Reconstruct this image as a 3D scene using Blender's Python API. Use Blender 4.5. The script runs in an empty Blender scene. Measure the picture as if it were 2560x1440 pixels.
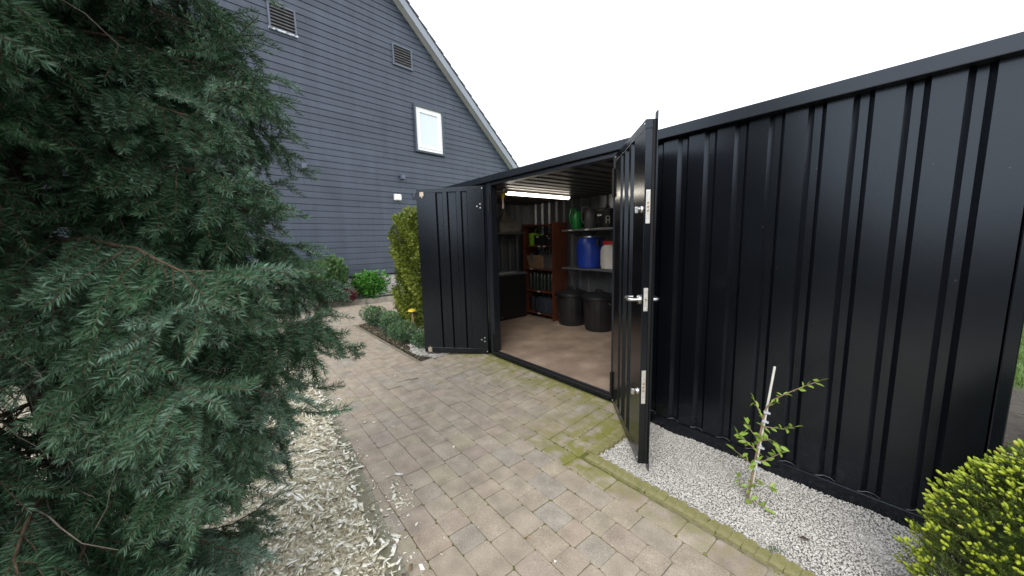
import bpy, math, random
import numpy as np
from mathutils import Vector, Matrix

random.seed(7)
rng = np.random.default_rng(11)
scene = bpy.context.scene
COL = scene.collection

# ------------------------------------------------------------------ camera
YAW, PITCH, ROLL = math.radians(-51.06), math.radians(-7.63), math.radians(-1.43)
CAM = Vector((0.0, 0.0, 1.46))
fw = Vector((math.cos(PITCH) * math.sin(YAW), math.cos(PITCH) * math.cos(YAW), math.sin(PITCH)))
rt = Vector((math.cos(YAW), -math.sin(YAW), 0))
up = rt.cross(fw)
rt2 = rt * math.cos(ROLL) + up * math.sin(ROLL)
up2 = up * math.cos(ROLL) - rt * math.sin(ROLL)
cd = bpy.data.cameras.new("camera")
cam = bpy.data.objects.new("camera", cd)
COL.objects.link(cam)
M = Matrix.Identity(4)
for i in range(3):
    M[i][0], M[i][1], M[i][2], M[i][3] = rt2[i], up2[i], -fw[i], CAM[i]
cam.matrix_world = M
cd.sensor_width = 36.0
cd.lens = 36.0 * 891.68 / 2560.0
cd.clip_start, cd.clip_end = 0.02, 300.0
cd.dof.use_dof = True
cd.dof.focus_distance = 1.75
cd.dof.aperture_fstop = 2.8
scene.camera = cam

# ------------------------------------------------------------------ sky, sun, exposure
SUN_DIR = Vector((0.42, -0.70, 0.60)).normalized()      # towards the sun behind the cloud
world = bpy.data.worlds.new("World")
scene.world = world
world.use_nodes = True
wn, wl = world.node_tree.nodes, world.node_tree.links
wn.clear()
wo = wn.new("ShaderNodeOutputWorld")
bg = wn.new("ShaderNodeBackground")
bg.inputs[1].default_value = 0.1
sky = wn.new("ShaderNodeTexSky")
sky.sky_type = 'NISHITA'
sky.sun_disc = False
sky.sun_elevation = math.asin(SUN_DIR.z)
sky.sun_rotation = math.atan2(SUN_DIR.x, SUN_DIR.y)
tc = wn.new("ShaderNodeTexCoord")
nz = wn.new("ShaderNodeTexNoise")
nz.inputs["Scale"].default_value = 2.3
nz.inputs["Detail"].default_value = 5.0
rmp = wn.new("ShaderNodeMapRange")
rmp.inputs[1].default_value, rmp.inputs[2].default_value = 0.30, 0.48
rmp.inputs[3].default_value, rmp.inputs[4].default_value = 0.60, 1.0
mix = wn.new("ShaderNodeMix")
mix.data_type = 'RGBA'
mix.inputs[7].default_value = (12.9, 13.3, 14.0, 1)       # thin bright cloud
wl.new(tc.outputs["Generated"], nz.inputs["Vector"])
wl.new(nz.outputs["Fac"], rmp.inputs[0])
wl.new(rmp.outputs[0], mix.inputs[0])
wl.new(sky.outputs[0], mix.inputs[6])
wl.new(mix.outputs[2], bg.inputs[0])
wl.new(bg.outputs[0], wo.inputs[0])

sd = bpy.data.lights.new("sun", 'SUN')
sd.energy = 1.4
sd.angle = math.radians(36)
sd.color = (1.0, 0.95, 0.88)
so = bpy.data.objects.new("sun", sd)
so.rotation_euler = SUN_DIR.to_track_quat('Z', 'Y').to_euler()
COL.objects.link(so)

vs = scene.view_settings
vs.view_transform = 'Standard'
vs.look = 'None'
vs.gamma = 1.0
vs.exposure = 0.62
vs.use_curve_mapping = False
scene.render.engine = 'CYCLES'
cy = scene.cycles
cy.max_bounces = 8
cy.diffuse_bounces = 4
cy.glossy_bounces = 4
cy.transmission_bounces = 4
cy.sample_clamp_indirect = 6.0
cy.use_denoising = True
try:
    cy.denoiser = 'OPENIMAGEDENOISE'
    cy.denoising_input_passes = 'RGB_ALBEDO_NORMAL'
    cy.denoising_prefilter = 'NONE'
except Exception:
    pass

# ------------------------------------------------------------------ materials
MAT = {}


def base_mat(name):
    m = bpy.data.materials.new(name)
    m.use_nodes = True
    n = m.node_tree.nodes
    n.clear()
    o = n.new("ShaderNodeOutputMaterial")
    p = n.new("ShaderNodeBsdfPrincipled")
    m.node_tree.links.new(p.outputs[0], o.inputs[0])
    MAT[name] = m
    return m, n, m.node_tree.links, p


def pmat(name, c1, c2=None, scale=6.0, rough=0.6, metal=0.0, bump=0.0, bscale=60.0, rvar=0.0, stretch=None,
         lo=0.35, hi=0.65, spec=0.5, detail=6.0, bdist=0.01):
    m, n, l, p = base_mat(name)
    p.inputs["Roughness"].default_value = rough
    p.inputs["Metallic"].default_value = metal
    p.inputs["Specular IOR Level"].default_value = spec
    t = n.new("ShaderNodeTexCoord")
    vec = t.outputs["Object"]
    if stretch:
        mp = n.new("ShaderNodeMapping")
        mp.inputs["Scale"].default_value = stretch
        l.new(vec, mp.inputs[0])
        vec = mp.outputs[0]
    p.inputs["Base Color"].default_value = (*c1, 1)
    if c2 is not None:
        z = n.new("ShaderNodeTexNoise")
        z.inputs["Scale"].default_value = scale
        z.inputs["Detail"].default_value = detail
        r = n.new("ShaderNodeValToRGB")
        r.color_ramp.elements[0].position, r.color_ramp.elements[1].position = lo, hi
        r.color_ramp.elements[0].color = (*c1, 1)
        r.color_ramp.elements[1].color = (*c2, 1)
        l.new(vec, z.inputs["Vector"])
        l.new(z.outputs["Fac"], r.inputs[0])
        l.new(r.outputs[0], p.inputs["Base Color"])
        if rvar:
            k = n.new("ShaderNodeMapRange")
            k.inputs[3].default_value, k.inputs[4].default_value = rough - rvar, rough + rvar
            l.new(z.outputs["Fac"], k.inputs[0])
            l.new(k.outputs[0], p.inputs["Roughness"])
    if bump:
        z2 = n.new("ShaderNodeTexNoise")
        z2.inputs["Scale"].default_value = bscale
        z2.inputs["Detail"].default_value = 4.0
        b = n.new("ShaderNodeBump")
        b.inputs["Strength"].default_value = bump
        b.inputs["Distance"].default_value = bdist
        l.new(vec, z2.inputs["Vector"])
        l.new(z2.outputs["Fac"], b.inputs["Height"])
        l.new(b.outputs[0], p.inputs["Normal"])
    return m


def tint_mat(name, stops, rough=0.5, noise=0.0, trans=0.0, spec=0.4):
    """colour from the vertex attribute 'tint' (0..1) through a ramp"""
    m, n, l, p = base_mat(name)
    a = n.new("ShaderNodeAttribute")
    a.attribute_name = "tint"
    r = n.new("ShaderNodeValToRGB")
    e = r.color_ramp.elements
    while len(e) < len(stops):
        e.new(0.5)
    for i, (pos, c) in enumerate(stops):
        e[i].position = pos
        e[i].color = (*c, 1)
    l.new(a.outputs["Fac"], r.inputs[0])
    l.new(r.outputs[0], p.inputs["Base Color"])
    p.inputs["Roughness"].default_value = rough
    p.inputs["Specular IOR Level"].default_value = spec
    if trans:
        t = n.new("ShaderNodeBsdfTranslucent")
        l.new(r.outputs[0], t.inputs[0])
        mx = n.new("ShaderNodeMixShader")
        mx.inputs[0].default_value = trans
        o = [x for x in n if x.type == 'OUTPUT_MATERIAL'][0]
        l.new(p.outputs[0], mx.inputs[1])
        l.new(t.outputs[0], mx.inputs[2])
        l.new(mx.outputs[0], o.inputs[0])
    return m


def emit_mat(name, col, strength):
    m, n, l, p = base_mat(name)
    p.inputs["Base Color"].default_value = (*col, 1)
    p.inputs["Emission Color"].default_value = (*col, 1)
    p.inputs["Emission Strength"].default_value = strength
    return m


# container and metal
pmat("black_paint", (0.0030, 0.0036, 0.0054), (0.0048, 0.0056, 0.0080), 2.4, 0.24, 0.0, 0.02, 3.5, rvar=0.03, spec=0.62, bdist=0.004)
MAT["black_paint"].node_tree.nodes["Principled BSDF"].inputs["Specular Tint"].default_value = (0.76, 0.87, 1.0, 1)
pmat("door_paint", (0.0033, 0.0039, 0.0056), (0.0050, 0.0058, 0.0080), 2.4, 0.23, 0.0, 0.02, 3.5, rvar=0.03, spec=0.62, bdist=0.004)
MAT["door_paint"].node_tree.nodes["Principled BSDF"].inputs["Specular Tint"].default_value = (0.76, 0.87, 1.0, 1)
pmat("frame_paint", (0.0085, 0.0098, 0.0135), (0.0115, 0.0130, 0.0170), 2.4, 0.3, 0.0, 0.035, 9, rvar=0.03, spec=0.62, bdist=0.004)
MAT["frame_paint"].node_tree.nodes["Principled BSDF"].inputs["Specular Tint"].default_value = (0.76, 0.87, 1.0, 1)
for _nm in ("black_paint", "door_paint"):      # soil splash and pale flecks
    _m = MAT[_nm]; _n, _l = _m.node_tree.nodes, _m.node_tree.links
    _p = _n["Principled BSDF"]; _src = _p.inputs["Base Color"].links[0].from_socket
    _g = _n.new("ShaderNodeNewGeometry"); _sx = _n.new("ShaderNodeSeparateXYZ"); _l.new(_g.outputs["Position"], _sx.inputs[0])
    _h = _n.new("ShaderNodeMapRange"); _h.inputs[1].default_value, _h.inputs[2].default_value = 0.42, 0.02
    _h.inputs[3].default_value, _h.inputs[4].default_value = 0.0, 1.0; _l.new(_sx.outputs[2], _h.inputs[0])
    _z = _n.new("ShaderNodeTexNoise"); _z.inputs["Scale"].default_value = 38.0; _z.inputs["Detail"].default_value = 6.0; _l.new(_g.outputs["Position"], _z.inputs["Vector"])
    _c = _n.new("ShaderNodeMapRange"); _c.inputs[1].default_value, _c.inputs[2].default_value = 0.52, 0.80; _c.inputs[4].default_value = 0.22; _l.new(_z.outputs["Fac"], _c.inputs[0])
    _k = _n.new("ShaderNodeMath"); _k.operation = 'MULTIPLY'; _l.new(_h.outputs[0], _k.inputs[0]); _l.new(_c.outputs[0], _k.inputs[1])
    _v = _n.new("ShaderNodeTexVoronoi"); _v.inputs["Scale"].default_value = 9.0; _l.new(_g.outputs["Position"], _v.inputs["Vector"])
    _f = _n.new("ShaderNodeMath"); _f.operation = 'LESS_THAN'; _f.inputs[1].default_value = 0.030; _l.new(_v.outputs["Distance"], _f.inputs[0])
    _f2 = _n.new("ShaderNodeMath"); _f2.operation = 'MULTIPLY'; _f2.inputs[1].default_value = 0.5; _l.new(_f.outputs[0], _f2.inputs[0])
    _a = _n.new("ShaderNodeMath"); _a.operation = 'MAXIMUM'; _l.new(_k.outputs[0], _a.inputs[0]); _l.new(_f2.outputs[0], _a.inputs[1])
    _x = _n.new("ShaderNodeMix"); _x.data_type = 'RGBA'; _x.inputs[7].default_value = (0.11, 0.10, 0.09, 1)
    _l.new(_a.outputs[0], _x.inputs[0]); _l.new(_src, _x.inputs[6]); _l.new(_x.outputs[2], _p.inputs["Base Color"])
pmat("gasket", (0.006, 0.006, 0.007), None, rough=0.7)
pmat("sealant_bead", (0.22, 0.22, 0.23), (0.05, 0.05, 0.055), 25, 0.5)
pmat("galvanised", (0.20, 0.215, 0.24), (0.33, 0.35, 0.38), 7, 0.34, 0.9, 0.05, 80, rvar=0.08)
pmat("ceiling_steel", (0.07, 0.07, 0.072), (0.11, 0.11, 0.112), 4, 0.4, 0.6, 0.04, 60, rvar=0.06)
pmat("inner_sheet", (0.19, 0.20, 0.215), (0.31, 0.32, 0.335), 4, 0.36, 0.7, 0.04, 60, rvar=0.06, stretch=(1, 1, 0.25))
pmat("shelf_steel", (0.20, 0.22, 0.25), (0.28, 0.30, 0.33), 9, 0.45, 0.7, 0.03, 90)
pmat("stainless", (0.62, 0.62, 0.62), (0.72, 0.72, 0.71), 30, 0.28, 1.0, 0.05, 200)
pmat("zinc_plate", (0.60, 0.59, 0.55), (0.76, 0.75, 0.72), 60, 0.42, 0.55, 0.1, 200)
pmat("latch_metal", (0.62, 0.58, 0.50), (0.42, 0.28, 0.18), 60, 0.5, 0.4, 0.1, 200)
pmat("brass", (0.55, 0.38, 0.24), None, rough=0.35, metal=0.9)
pmat("screw_metal", (0.8, 0.81, 0.82), None, rough=0.3, metal=0.6)
pmat("floor_board", (0.215, 0.155, 0.115), (0.42, 0.32, 0.24), 4.2, 0.5, 0.0, 0.2, 60, stretch=(1.0, 0.8, 1), lo=0.3, hi=0.72, detail=10)
pmat("redwood", (0.085, 0.024, 0.013), (0.14, 0.045, 0.022), 5, 0.42, 0.0, 0.06, 60, stretch=(8, 8, 0.7))
pmat("black_panel", (0.008, 0.008, 0.009), (0.013, 0.013, 0.014), 5, 0.5)
pmat("black_plastic", (0.010, 0.010, 0.012), (0.018, 0.018, 0.020), 6, 0.42, 0.0, 0.08, 90)
pmat("dark_green_plastic", (0.012, 0.022, 0.016), (0.03, 0.032, 0.022), 8, 0.35)
pmat("navy_cloth", (0.012, 0.016, 0.030), (0.025, 0.03, 0.045), 14, 0.9, 0.0, 0.4, 60)
pmat("blue_plastic", (0.012, 0.045, 0.33), (0.02, 0.06, 0.42), 4, 0.35, 0.0, 0.04, 60)
pmat("white_plastic", (0.60, 0.58, 0.53), (0.72, 0.70, 0.66), 5, 0.42)
pmat("red_plastic", (0.50, 0.015, 0.018), None, rough=0.4)
pmat("lime_plastic", (0.16, 0.36, 0.012), (0.20, 0.42, 0.02), 4, 0.4)
pmat("green_plastic", (0.008, 0.17, 0.035), (0.012, 0.22, 0.045), 4, 0.38)
pmat("grey_plastic", (0.055, 0.056, 0.058), (0.085, 0.085, 0.085), 5, 0.5)
pmat("canvas_tan", (0.20, 0.125, 0.070), (0.28, 0.18, 0.10), 18, 0.9, 0.0, 0.5, 120)
pmat("grey_cloth", (0.10, 0.095, 0.085), (0.16, 0.15, 0.13), 9, 0.95, 0.0, 0.5, 40)
pmat("denim_cloth", (0.05, 0.085, 0.12), (0.08, 0.12, 0.16), 20, 0.95)
pmat("paper_label", (0.75, 0.75, 0.73), None, rough=0.7)
pmat("yellow_plastic", (0.62, 0.46, 0.02), (0.70, 0.52, 0.05), 9, 0.45)
pmat("pink_handle", (0.55, 0.36, 0.34), None, rough=0.5)
emit_mat("tube_glow", (1.0, 0.91, 0.76), 7.0)
# house
pmat("siding_paint", (0.045, 0.058, 0.082), (0.054, 0.068, 0.094), 1.6, 0.45, 0.0, 0.06, 40, stretch=(0.4, 1, 3), spec=0.4)
_m = MAT["siding_paint"]; _n, _l = _m.node_tree.nodes, _m.node_tree.links
_p = _n["Principled BSDF"]; _src = _p.inputs["Base Color"].links[0].from_socket
_o = _n.new("ShaderNodeObjectInfo"); _g = _n.new("ShaderNodeNewGeometry")
_mp = _n.new("ShaderNodeMapping"); _mp.inputs["Scale"].default_value = (3.0, 3.0, 0.25); _l.new(_g.outputs["Position"], _mp.inputs[0])
_z = _n.new("ShaderNodeTexNoise"); _z.inputs["Scale"].default_value = 2.0; _z.inputs["Detail"].default_value = 6.0; _l.new(_mp.outputs[0], _z.inputs["Vector"])
_r1 = _n.new("ShaderNodeMapRange"); _r1.inputs[3].default_value, _r1.inputs[4].default_value = 0.93, 1.07; _l.new(_o.outputs["Random"], _r1.inputs[0])
_r2 = _n.new("ShaderNodeMapRange"); _r2.inputs[1].default_value, _r2.inputs[2].default_value = 0.3, 0.7; _r2.inputs[3].default_value, _r2.inputs[4].default_value = 0.88, 1.12; _l.new(_z.outputs["Fac"], _r2.inputs[0])
_k = _n.new("ShaderNodeMath"); _k.operation = 'MULTIPLY'; _l.new(_r1.outputs[0], _k.inputs[0]); _l.new(_r2.outputs[0], _k.inputs[1])
_v = _n.new("ShaderNodeVectorMath"); _v.operation = 'SCALE'; _l.new(_src, _v.inputs[0]); _l.new(_k.outputs[0], _v.inputs["Scale"]); _l.new(_v.outputs[0], _p.inputs["Base Color"])
pmat("siding_back", (0.012, 0.014, 0.02), None, rough=0.8)
pmat("soffit_paint", (0.46, 0.46, 0.44), (0.52, 0.52, 0.49), 3, 0.55)
pmat("barge_paint", (0.22, 0.245, 0.29), (0.25, 0.275, 0.32), 3, 0.45)
pmat("roof_tile", (0.18, 0.195, 0.235), (0.24, 0.255, 0.295), 12, 0.6, 0.0, 0.3, 60)
pmat("white_pvc", (0.80, 0.80, 0.79), (0.84, 0.84, 0.83), 5, 0.35)
pmat("vent_trim", (0.085, 0.10, 0.14), (0.10, 0.115, 0.155), 6, 0.45)
pmat("vent_slat", (0.05, 0.05, 0.055), (0.08, 0.078, 0.08), 12, 0.6)
pmat("flaked_paint", (0.55, 0.60, 0.66), (0.13, 0.15, 0.20), 14, 0.6, lo=0.45, hi=0.56)
pmat("void", (0.004, 0.004, 0.005), None, rough=0.9)
pmat("blind", (0.60, 0.65, 0.72), (0.66, 0.70, 0.76), 2, 0.7)
m, n, l, p = base_mat("sky_painted_glass")
p.inputs["Base Color"].default_value = (0.62, 0.68, 0.76, 1)  # pale blue base colour paints the sky's reflection into the pane
p.inputs["Roughness"].default_value = 0.05
p.inputs["Specular IOR Level"].default_value = 0.8
pmat("pale_brick", (0.40, 0.38, 0.36), (0.58, 0.56, 0.54), 22, 0.85, 0.0, 0.5, 90)
pmat("mortar", (0.17, 0.155, 0.15), (0.23, 0.21, 0.20), 30, 0.9, 0.0, 0.4, 120)
# ground
pmat("concrete", (0.20, 0.185, 0.15), (0.30, 0.28, 0.24), 9, 0.9, 0.0, 0.5, 90)
pmat("soil", (0.022, 0.017, 0.013), (0.065, 0.05, 0.038), 14, 0.95, 0.0, 1.0, 40, bdist=0.03)
pmat("chip_fines", (0.20, 0.165, 0.105), (0.62, 0.57, 0.43), 60, 0.95, 0.0, 1.0, 120, lo=0.3, hi=0.62)
pmat("gravel_bed", (0.36, 0.345, 0.32), (0.52, 0.50, 0.47), 90, 0.95, 0.0, 1.0, 110)
pmat("bark", (0.035, 0.022, 0.016), (0.085, 0.06, 0.045), 26, 0.9, 0.0, 1.0, 60, stretch=(1, 1, 0.35))
pmat("twig_bark", (0.050, 0.034, 0.020), (0.11, 0.078, 0.048), 40, 0.85, 0.0, 0.5, 120)
pmat("dead_twig", (0.09, 0.075, 0.06), (0.17, 0.15, 0.12), 30, 0.9)
pmat("sapling_stem", (0.22, 0.15, 0.10), (0.30, 0.22, 0.15), 40, 0.8)
pmat("bamboo_white", (0.66, 0.65, 0.60), (0.74, 0.73, 0.69), 30, 0.6)
pmat("tie_tape", (0.50, 0.53, 0.60), None, rough=0.5)
pmat("stick_wood", (0.38, 0.27, 0.15), (0.45, 0.33, 0.2), 20, 0.8)

# paving material: a stone's own colour from its random value, moss by place, speckle, joints are real
m, n, l, p = base_mat("paver_stone")
oi = n.new("ShaderNodeObjectInfo")
at = n.new("ShaderNodeAttribute")
at.attribute_name = "tint"
ad = n.new("ShaderNodeMath"); ad.operation = 'ADD'
fr = n.new("ShaderNodeMath"); fr.operation = 'FRACT'
l.new(oi.outputs["Random"], ad.inputs[0]); l.new(at.outputs["Fac"], ad.inputs[1]); l.new(ad.outputs[0], fr.inputs[0])
rp = n.new("ShaderNodeValToRGB"); rp.color_ramp.interpolation = 'LINEAR'
cols = [(0.0, (0.343, 0.295, 0.232)), (0.17, (0.330, 0.282, 0.222)), (0.3, (0.348, 0.284, 0.226)), (0.42, (0.337, 0.296, 0.219)),
        (0.55, (0.341, 0.293, 0.233)), (0.68, (0.307, 0.277, 0.233)), (0.8, (0.330, 0.272, 0.222)), (0.9, (0.356, 0.307, 0.243)), (1.0, (0.326, 0.281, 0.222))]
while len(rp.color_ramp.elements) < len(cols):
    rp.color_ramp.elements.new(0.5)
for i, (a_, c_) in enumerate(cols):
    rp.color_ramp.elements[i].position = a_
    rp.color_ramp.elements[i].color = (*c_, 1)
l.new(fr.outputs[0], rp.inputs[0])
ge = n.new("ShaderNodeNewGeometry")
n1 = n.new("ShaderNodeTexNoise"); n1.inputs["Scale"].default_value = 9.0; n1.inputs["Detail"].default_value = 8.0
n2 = n.new("ShaderNodeTexNoise"); n2.inputs["Scale"].default_value = 260.0; n2.inputs["Detail"].default_value = 3.0
l.new(ge.outputs["Position"], n1.inputs["Vector"]); l.new(ge.outputs["Position"], n2.inputs["Vector"])
mr1 = n.new("ShaderNodeMapRange"); mr1.inputs[1].default_value, mr1.inputs[2].default_value = 0.3, 0.7
mr1.inputs[3].default_value, mr1.inputs[4].default_value = 0.78, 1.17
l.new(n1.outputs["Fac"], mr1.inputs[0])
mr2 = n.new("ShaderNodeMapRange"); mr2.inputs[1].default_value, mr2.inputs[2].default_value = 0.35, 0.68
mr2.inputs[3].default_value, mr2.inputs[4].default_value = 0.74, 1.30
l.new(n2.outputs["Fac"], mr2.inputs[0])
mm = n.new("ShaderNodeMath"); mm.operation = 'MULTIPLY'
l.new(mr1.outputs[0], mm.inputs[0]); l.new(mr2.outputs[0], mm.inputs[1])
vm = n.new("ShaderNodeVectorMath"); vm.operation = 'SCALE'
l.new(rp.outputs[0], vm.inputs[0]); l.new(mm.outputs[0], vm.inputs["Scale"])
sx = n.new("ShaderNodeSeparateXYZ"); l.new(ge.outputs["Position"], sx.inputs[0])


def mth(op, a, b=None, clamp=False):
    q = n.new("ShaderNodeMath"); q.operation = op; q.use_clamp = clamp
    for i, v in enumerate((a, b)):
        if v is None:
            continue
        if isinstance(v, (int, float)):
            q.inputs[i].default_value = v
        else:
            l.new(v, q.inputs[i])
    return q.outputs[0]


X_, Y_ = sx.outputs[0], sx.outputs[1]
mA = mth('SUBTRACT', 1.0, mth('DIVIDE', mth('ABSOLUTE', mth('SUBTRACT', Y_, 2.5)), 0.50), True)
mA = mth('MULTIPLY', mA, mth('MULTIPLY', mth('GREATER_THAN', X_, -4.2), mth('GREATER_THAN', Y_, 1.75)))
mB = mth('MULTIPLY', mth('SUBTRACT', 1.0, mth('DIVIDE', mth('ABSOLUTE', mth('ADD', X_, 1.47)), 0.75), True), mth('GREATER_THAN', Y_, 1.6))
mC = mth('MULTIPLY', mth('SUBTRACT', 1.0, mth('DIVIDE', mth('ABSOLUTE', mth('SUBTRACT', Y_, 1.80)), 0.26), True), mth('GREATER_THAN', X_, -1.6))
mC = mth('MULTIPLY', mC, 0.75)
mk = mth('MAXIMUM', mth('MAXIMUM', mA, mB), mC)
n3 = n.new("ShaderNodeTexNoise"); n3.inputs["Scale"].default_value = 11.0; n3.inputs["Detail"].default_value = 7.0
l.new(ge.outputs["Position"], n3.inputs["Vector"])
mr3 = n.new("ShaderNodeMapRange"); mr3.inputs[1].default_value, mr3.inputs[2].default_value = 0.36, 0.56
l.new(n3.outputs["Fac"], mr3.inputs[0])
msk = mth('MULTIPLY', mth('MULTIPLY', mk, mr3.outputs[0]), 1.05, True)
mxm = n.new("ShaderNodeMix"); mxm.data_type = 'RGBA'
l.new(msk, mxm.inputs[0]); l.new(vm.outputs[0], mxm.inputs[6])
mcol = n.new("ShaderNodeMix"); mcol.data_type = 'RGBA'
mcol.inputs[6].default_value = (0.155, 0.155, 0.032, 1); mcol.inputs[7].default_value = (0.25, 0.238, 0.070, 1)
l.new(n2.outputs["Fac"], mcol.inputs[0]); l.new(mcol.outputs[2], mxm.inputs[7])
l.new(mxm.outputs[2], p.inputs["Base Color"])
p.inputs["Roughness"].default_value = 0.88
p.inputs["Specular IOR Level"].default_value = 0.3
bm_ = n.new("ShaderNodeBump"); bm_.inputs["Strength"].default_value = 0.45; bm_.inputs["Distance"].default_value = 0.004
l.new(n2.outputs["Fac"], bm_.inputs["Height"]); l.new(bm_.outputs[0], p.inputs["Normal"])

pmat("joint_sand", (0.15, 0.132, 0.09), (0.27, 0.242, 0.185), 24, 0.95, 0.0, 0.6, 120)
m = MAT["joint_sand"]; n, l = m.node_tree.nodes, m.node_tree.links
p = n["Principled BSDF"]; _src = p.inputs["Base Color"].links[0].from_socket
ge = n.new("ShaderNodeNewGeometry"); sx = n.new("ShaderNodeSeparateXYZ"); l.new(ge.outputs["Position"], sx.inputs[0])
X_, Y_ = sx.outputs[0], sx.outputs[1]
mA = mth('MULTIPLY', mth('SUBTRACT', 1.0, mth('DIVIDE', mth('ABSOLUTE', mth('SUBTRACT', Y_, 2.5)), 0.8), True), mth('GREATER_THAN', Y_, 1.75))
mB = mth('SUBTRACT', 1.0, mth('DIVIDE', mth('ABSOLUTE', mth('ADD', X_, 1.47)), 0.9), True)
mxm = n.new("ShaderNodeMix"); mxm.data_type = 'RGBA'; mxm.inputs[7].default_value = (0.11, 0.115, 0.022, 1)
l.new(mth('MULTIPLY', mth('MAXIMUM', mA, mB), 1.3, True), mxm.inputs[0]); l.new(_src, mxm.inputs[6]); l.new(mxm.outputs[2], p.inputs["Base Color"])
pmat("mossy_concrete", (0.19, 0.18, 0.058), (0.30, 0.275, 0.14), 16, 0.92, 0.0, 0.6, 120, lo=0.3, hi=0.72)
pmat("edging_concrete", (0.17, 0.165, 0.10), (0.25, 0.24, 0.19), 20, 0.92, 0.0, 0.6, 120)

# open ground: soil near, grass far
m, n, l, p = base_mat("garden_ground")
ge = n.new("ShaderNodeNewGeometry")
z1 = n.new("ShaderNodeTexNoise"); z1.inputs["Scale"].default_value = 9.0; z1.inputs["Detail"].default_value = 8.0
l.new(ge.outputs["Position"], z1.inputs["Vector"])
ra = n.new("ShaderNodeValToRGB")
ra.color_ramp.elements[0].color = (0.028, 0.022, 0.017, 1); ra.color_ramp.elements[1].color = (0.075, 0.062, 0.05, 1)
rb = n.new("ShaderNodeValToRGB")
rb.color_ramp.elements[0].color = (0.045, 0.10, 0.018, 1); rb.color_ramp.elements[1].color = (0.13, 0.21, 0.05, 1)
l.new(z1.outputs["Fac"], ra.inputs[0]); l.new(z1.outputs["Fac"], rb.inputs[0])
sx = n.new("ShaderNodeSeparateXYZ"); l.new(ge.outputs["Position"], sx.inputs[0])
gk = n.new("ShaderNodeMapRange"); gk.inputs[1].default_value, gk.inputs[2].default_value = 5.6, 6.1
l.new(sx.outputs[1], gk.inputs[0])
mg = n.new("ShaderNodeMix"); mg.data_type = 'RGBA'
l.new(gk.outputs[0], mg.inputs[0]); l.new(ra.outputs[0], mg.inputs[6]); l.new(rb.outputs[0], mg.inputs[7])
l.new(mg.outputs[2], p.inputs["Base Color"]); p.inputs["Roughness"].default_value = 0.95
bb = n.new("ShaderNodeBump"); bb.inputs["Strength"].default_value = 0.8; bb.inputs["Distance"].default_value = 0.03
l.new(z1.outputs["Fac"], bb.inputs["Height"]); l.new(bb.outputs[0], p.inputs["Normal"])

# foliage
SPR = tint_mat("spruce_needle", [(0.0, (0.014, 0.044, 0.016)), (0.35, (0.036, 0.096, 0.042)), (0.65, (0.078, 0.155, 0.088)), (1.0, (0.185, 0.285, 0.230))], 0.48, spec=0.3)
_n, _l = SPR.node_tree.nodes, SPR.node_tree.links
_r = [x for x in _n if x.type == 'VALTORGB'][0]
_a = [x for x in _n if x.type == 'ATTRIBUTE'][0]
_i = _n.new("ShaderNodeAttribute"); _i.attribute_type = 'INSTANCER'; _i.attribute_name = "tone"
_s = _n.new("ShaderNodeMath"); _s.operation = 'ADD'
_l.new(_a.outputs["Fac"], _s.inputs[0]); _l.new(_i.outputs["Fac"], _s.inputs[1]); _l.new(_s.outputs[0], _r.inputs[0])
tint_mat("dwarf_needle", [(0.0, (0.060, 0.115, 0.016)), (0.6, (0.125, 0.205, 0.030)), (1.0, (0.21, 0.28, 0.05))], 0.5)
tint_mat("dwarf_bud", [(0.0, (0.27, 0.37, 0.024)), (0.8, (0.46, 0.53, 0.055)), (1.0, (0.50, 0.36, 0.14))], 0.5, trans=0.15)
tint_mat("thuja_leaf", [(0.0, (0.075, 0.105, 0.012)), (0.5, (0.165, 0.215, 0.028)), (1.0, (0.31, 0.345, 0.06))], 0.55, trans=0.2)
tint_mat("blue_shrub_leaf", [(0.0, (0.035, 0.085, 0.036)), (0.6, (0.080, 0.160, 0.078)), (1.0, (0.15, 0.235, 0.09))], 0.55, trans=0.1)
tint_mat("hydrangea_leaf", [(0.0, (0.028, 0.12, 0.012)), (0.6, (0.06, 0.21, 0.026)), (1.0, (0.12, 0.29, 0.05))], 0.4, trans=0.15)
tint_mat("red_leaf", [(0.0, (0.07, 0.012, 0.016)), (0.6, (0.16, 0.03, 0.04)), (1.0, (0.25, 0.08, 0.09))], 0.5, trans=0.15)
tint_mat("feathery_leaf", [(0.0, (0.035, 0.085, 0.022)), (0.6, (0.075, 0.155, 0.05)), (1.0, (0.13, 0.21, 0.08))], 0.55, trans=0.15)
tint_mat("hedge_leaf", [(0.0, (0.012, 0.03, 0.008)), (1.0, (0.035, 0.065, 0.016))], 0.5)
tint_mat("wood_chip", [(0.0, (0.15, 0.11, 0.065)), (0.10, (0.33, 0.29, 0.16)), (0.35, (0.60, 0.57, 0.41)), (0.7, (0.80, 0.77, 0.62)), (1.0, (0.90, 0.885, 0.81))], 0.75)
tint_mat("gravel_stone", [(0.0, (0.34, 0.32, 0.295)), (0.25, (0.46, 0.44, 0.41)), (0.7, (0.56, 0.54, 0.505)), (1.0, (0.64, 0.62, 0.585))], 0.8)
tint_mat("grass_blade", [(0.0, (0.06, 0.12, 0.02)), (1.0, (0.16, 0.24, 0.05))], 0.5, trans=0.2)
pmat("sapling_leaf", (0.17, 0.28, 0.034), (0.26, 0.37, 0.06), 20, 0.42)
pmat("dwarf_core", (0.02, 0.038, 0.008), (0.045, 0.07, 0.016), 40, 0.9)
pmat("moss_growth", (0.12, 0.135, 0.02), (0.25, 0.245, 0.055), 60, 0.95, 0.0, 0.8, 160)

# ------------------------------------------------------------------ mesh helpers


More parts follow.
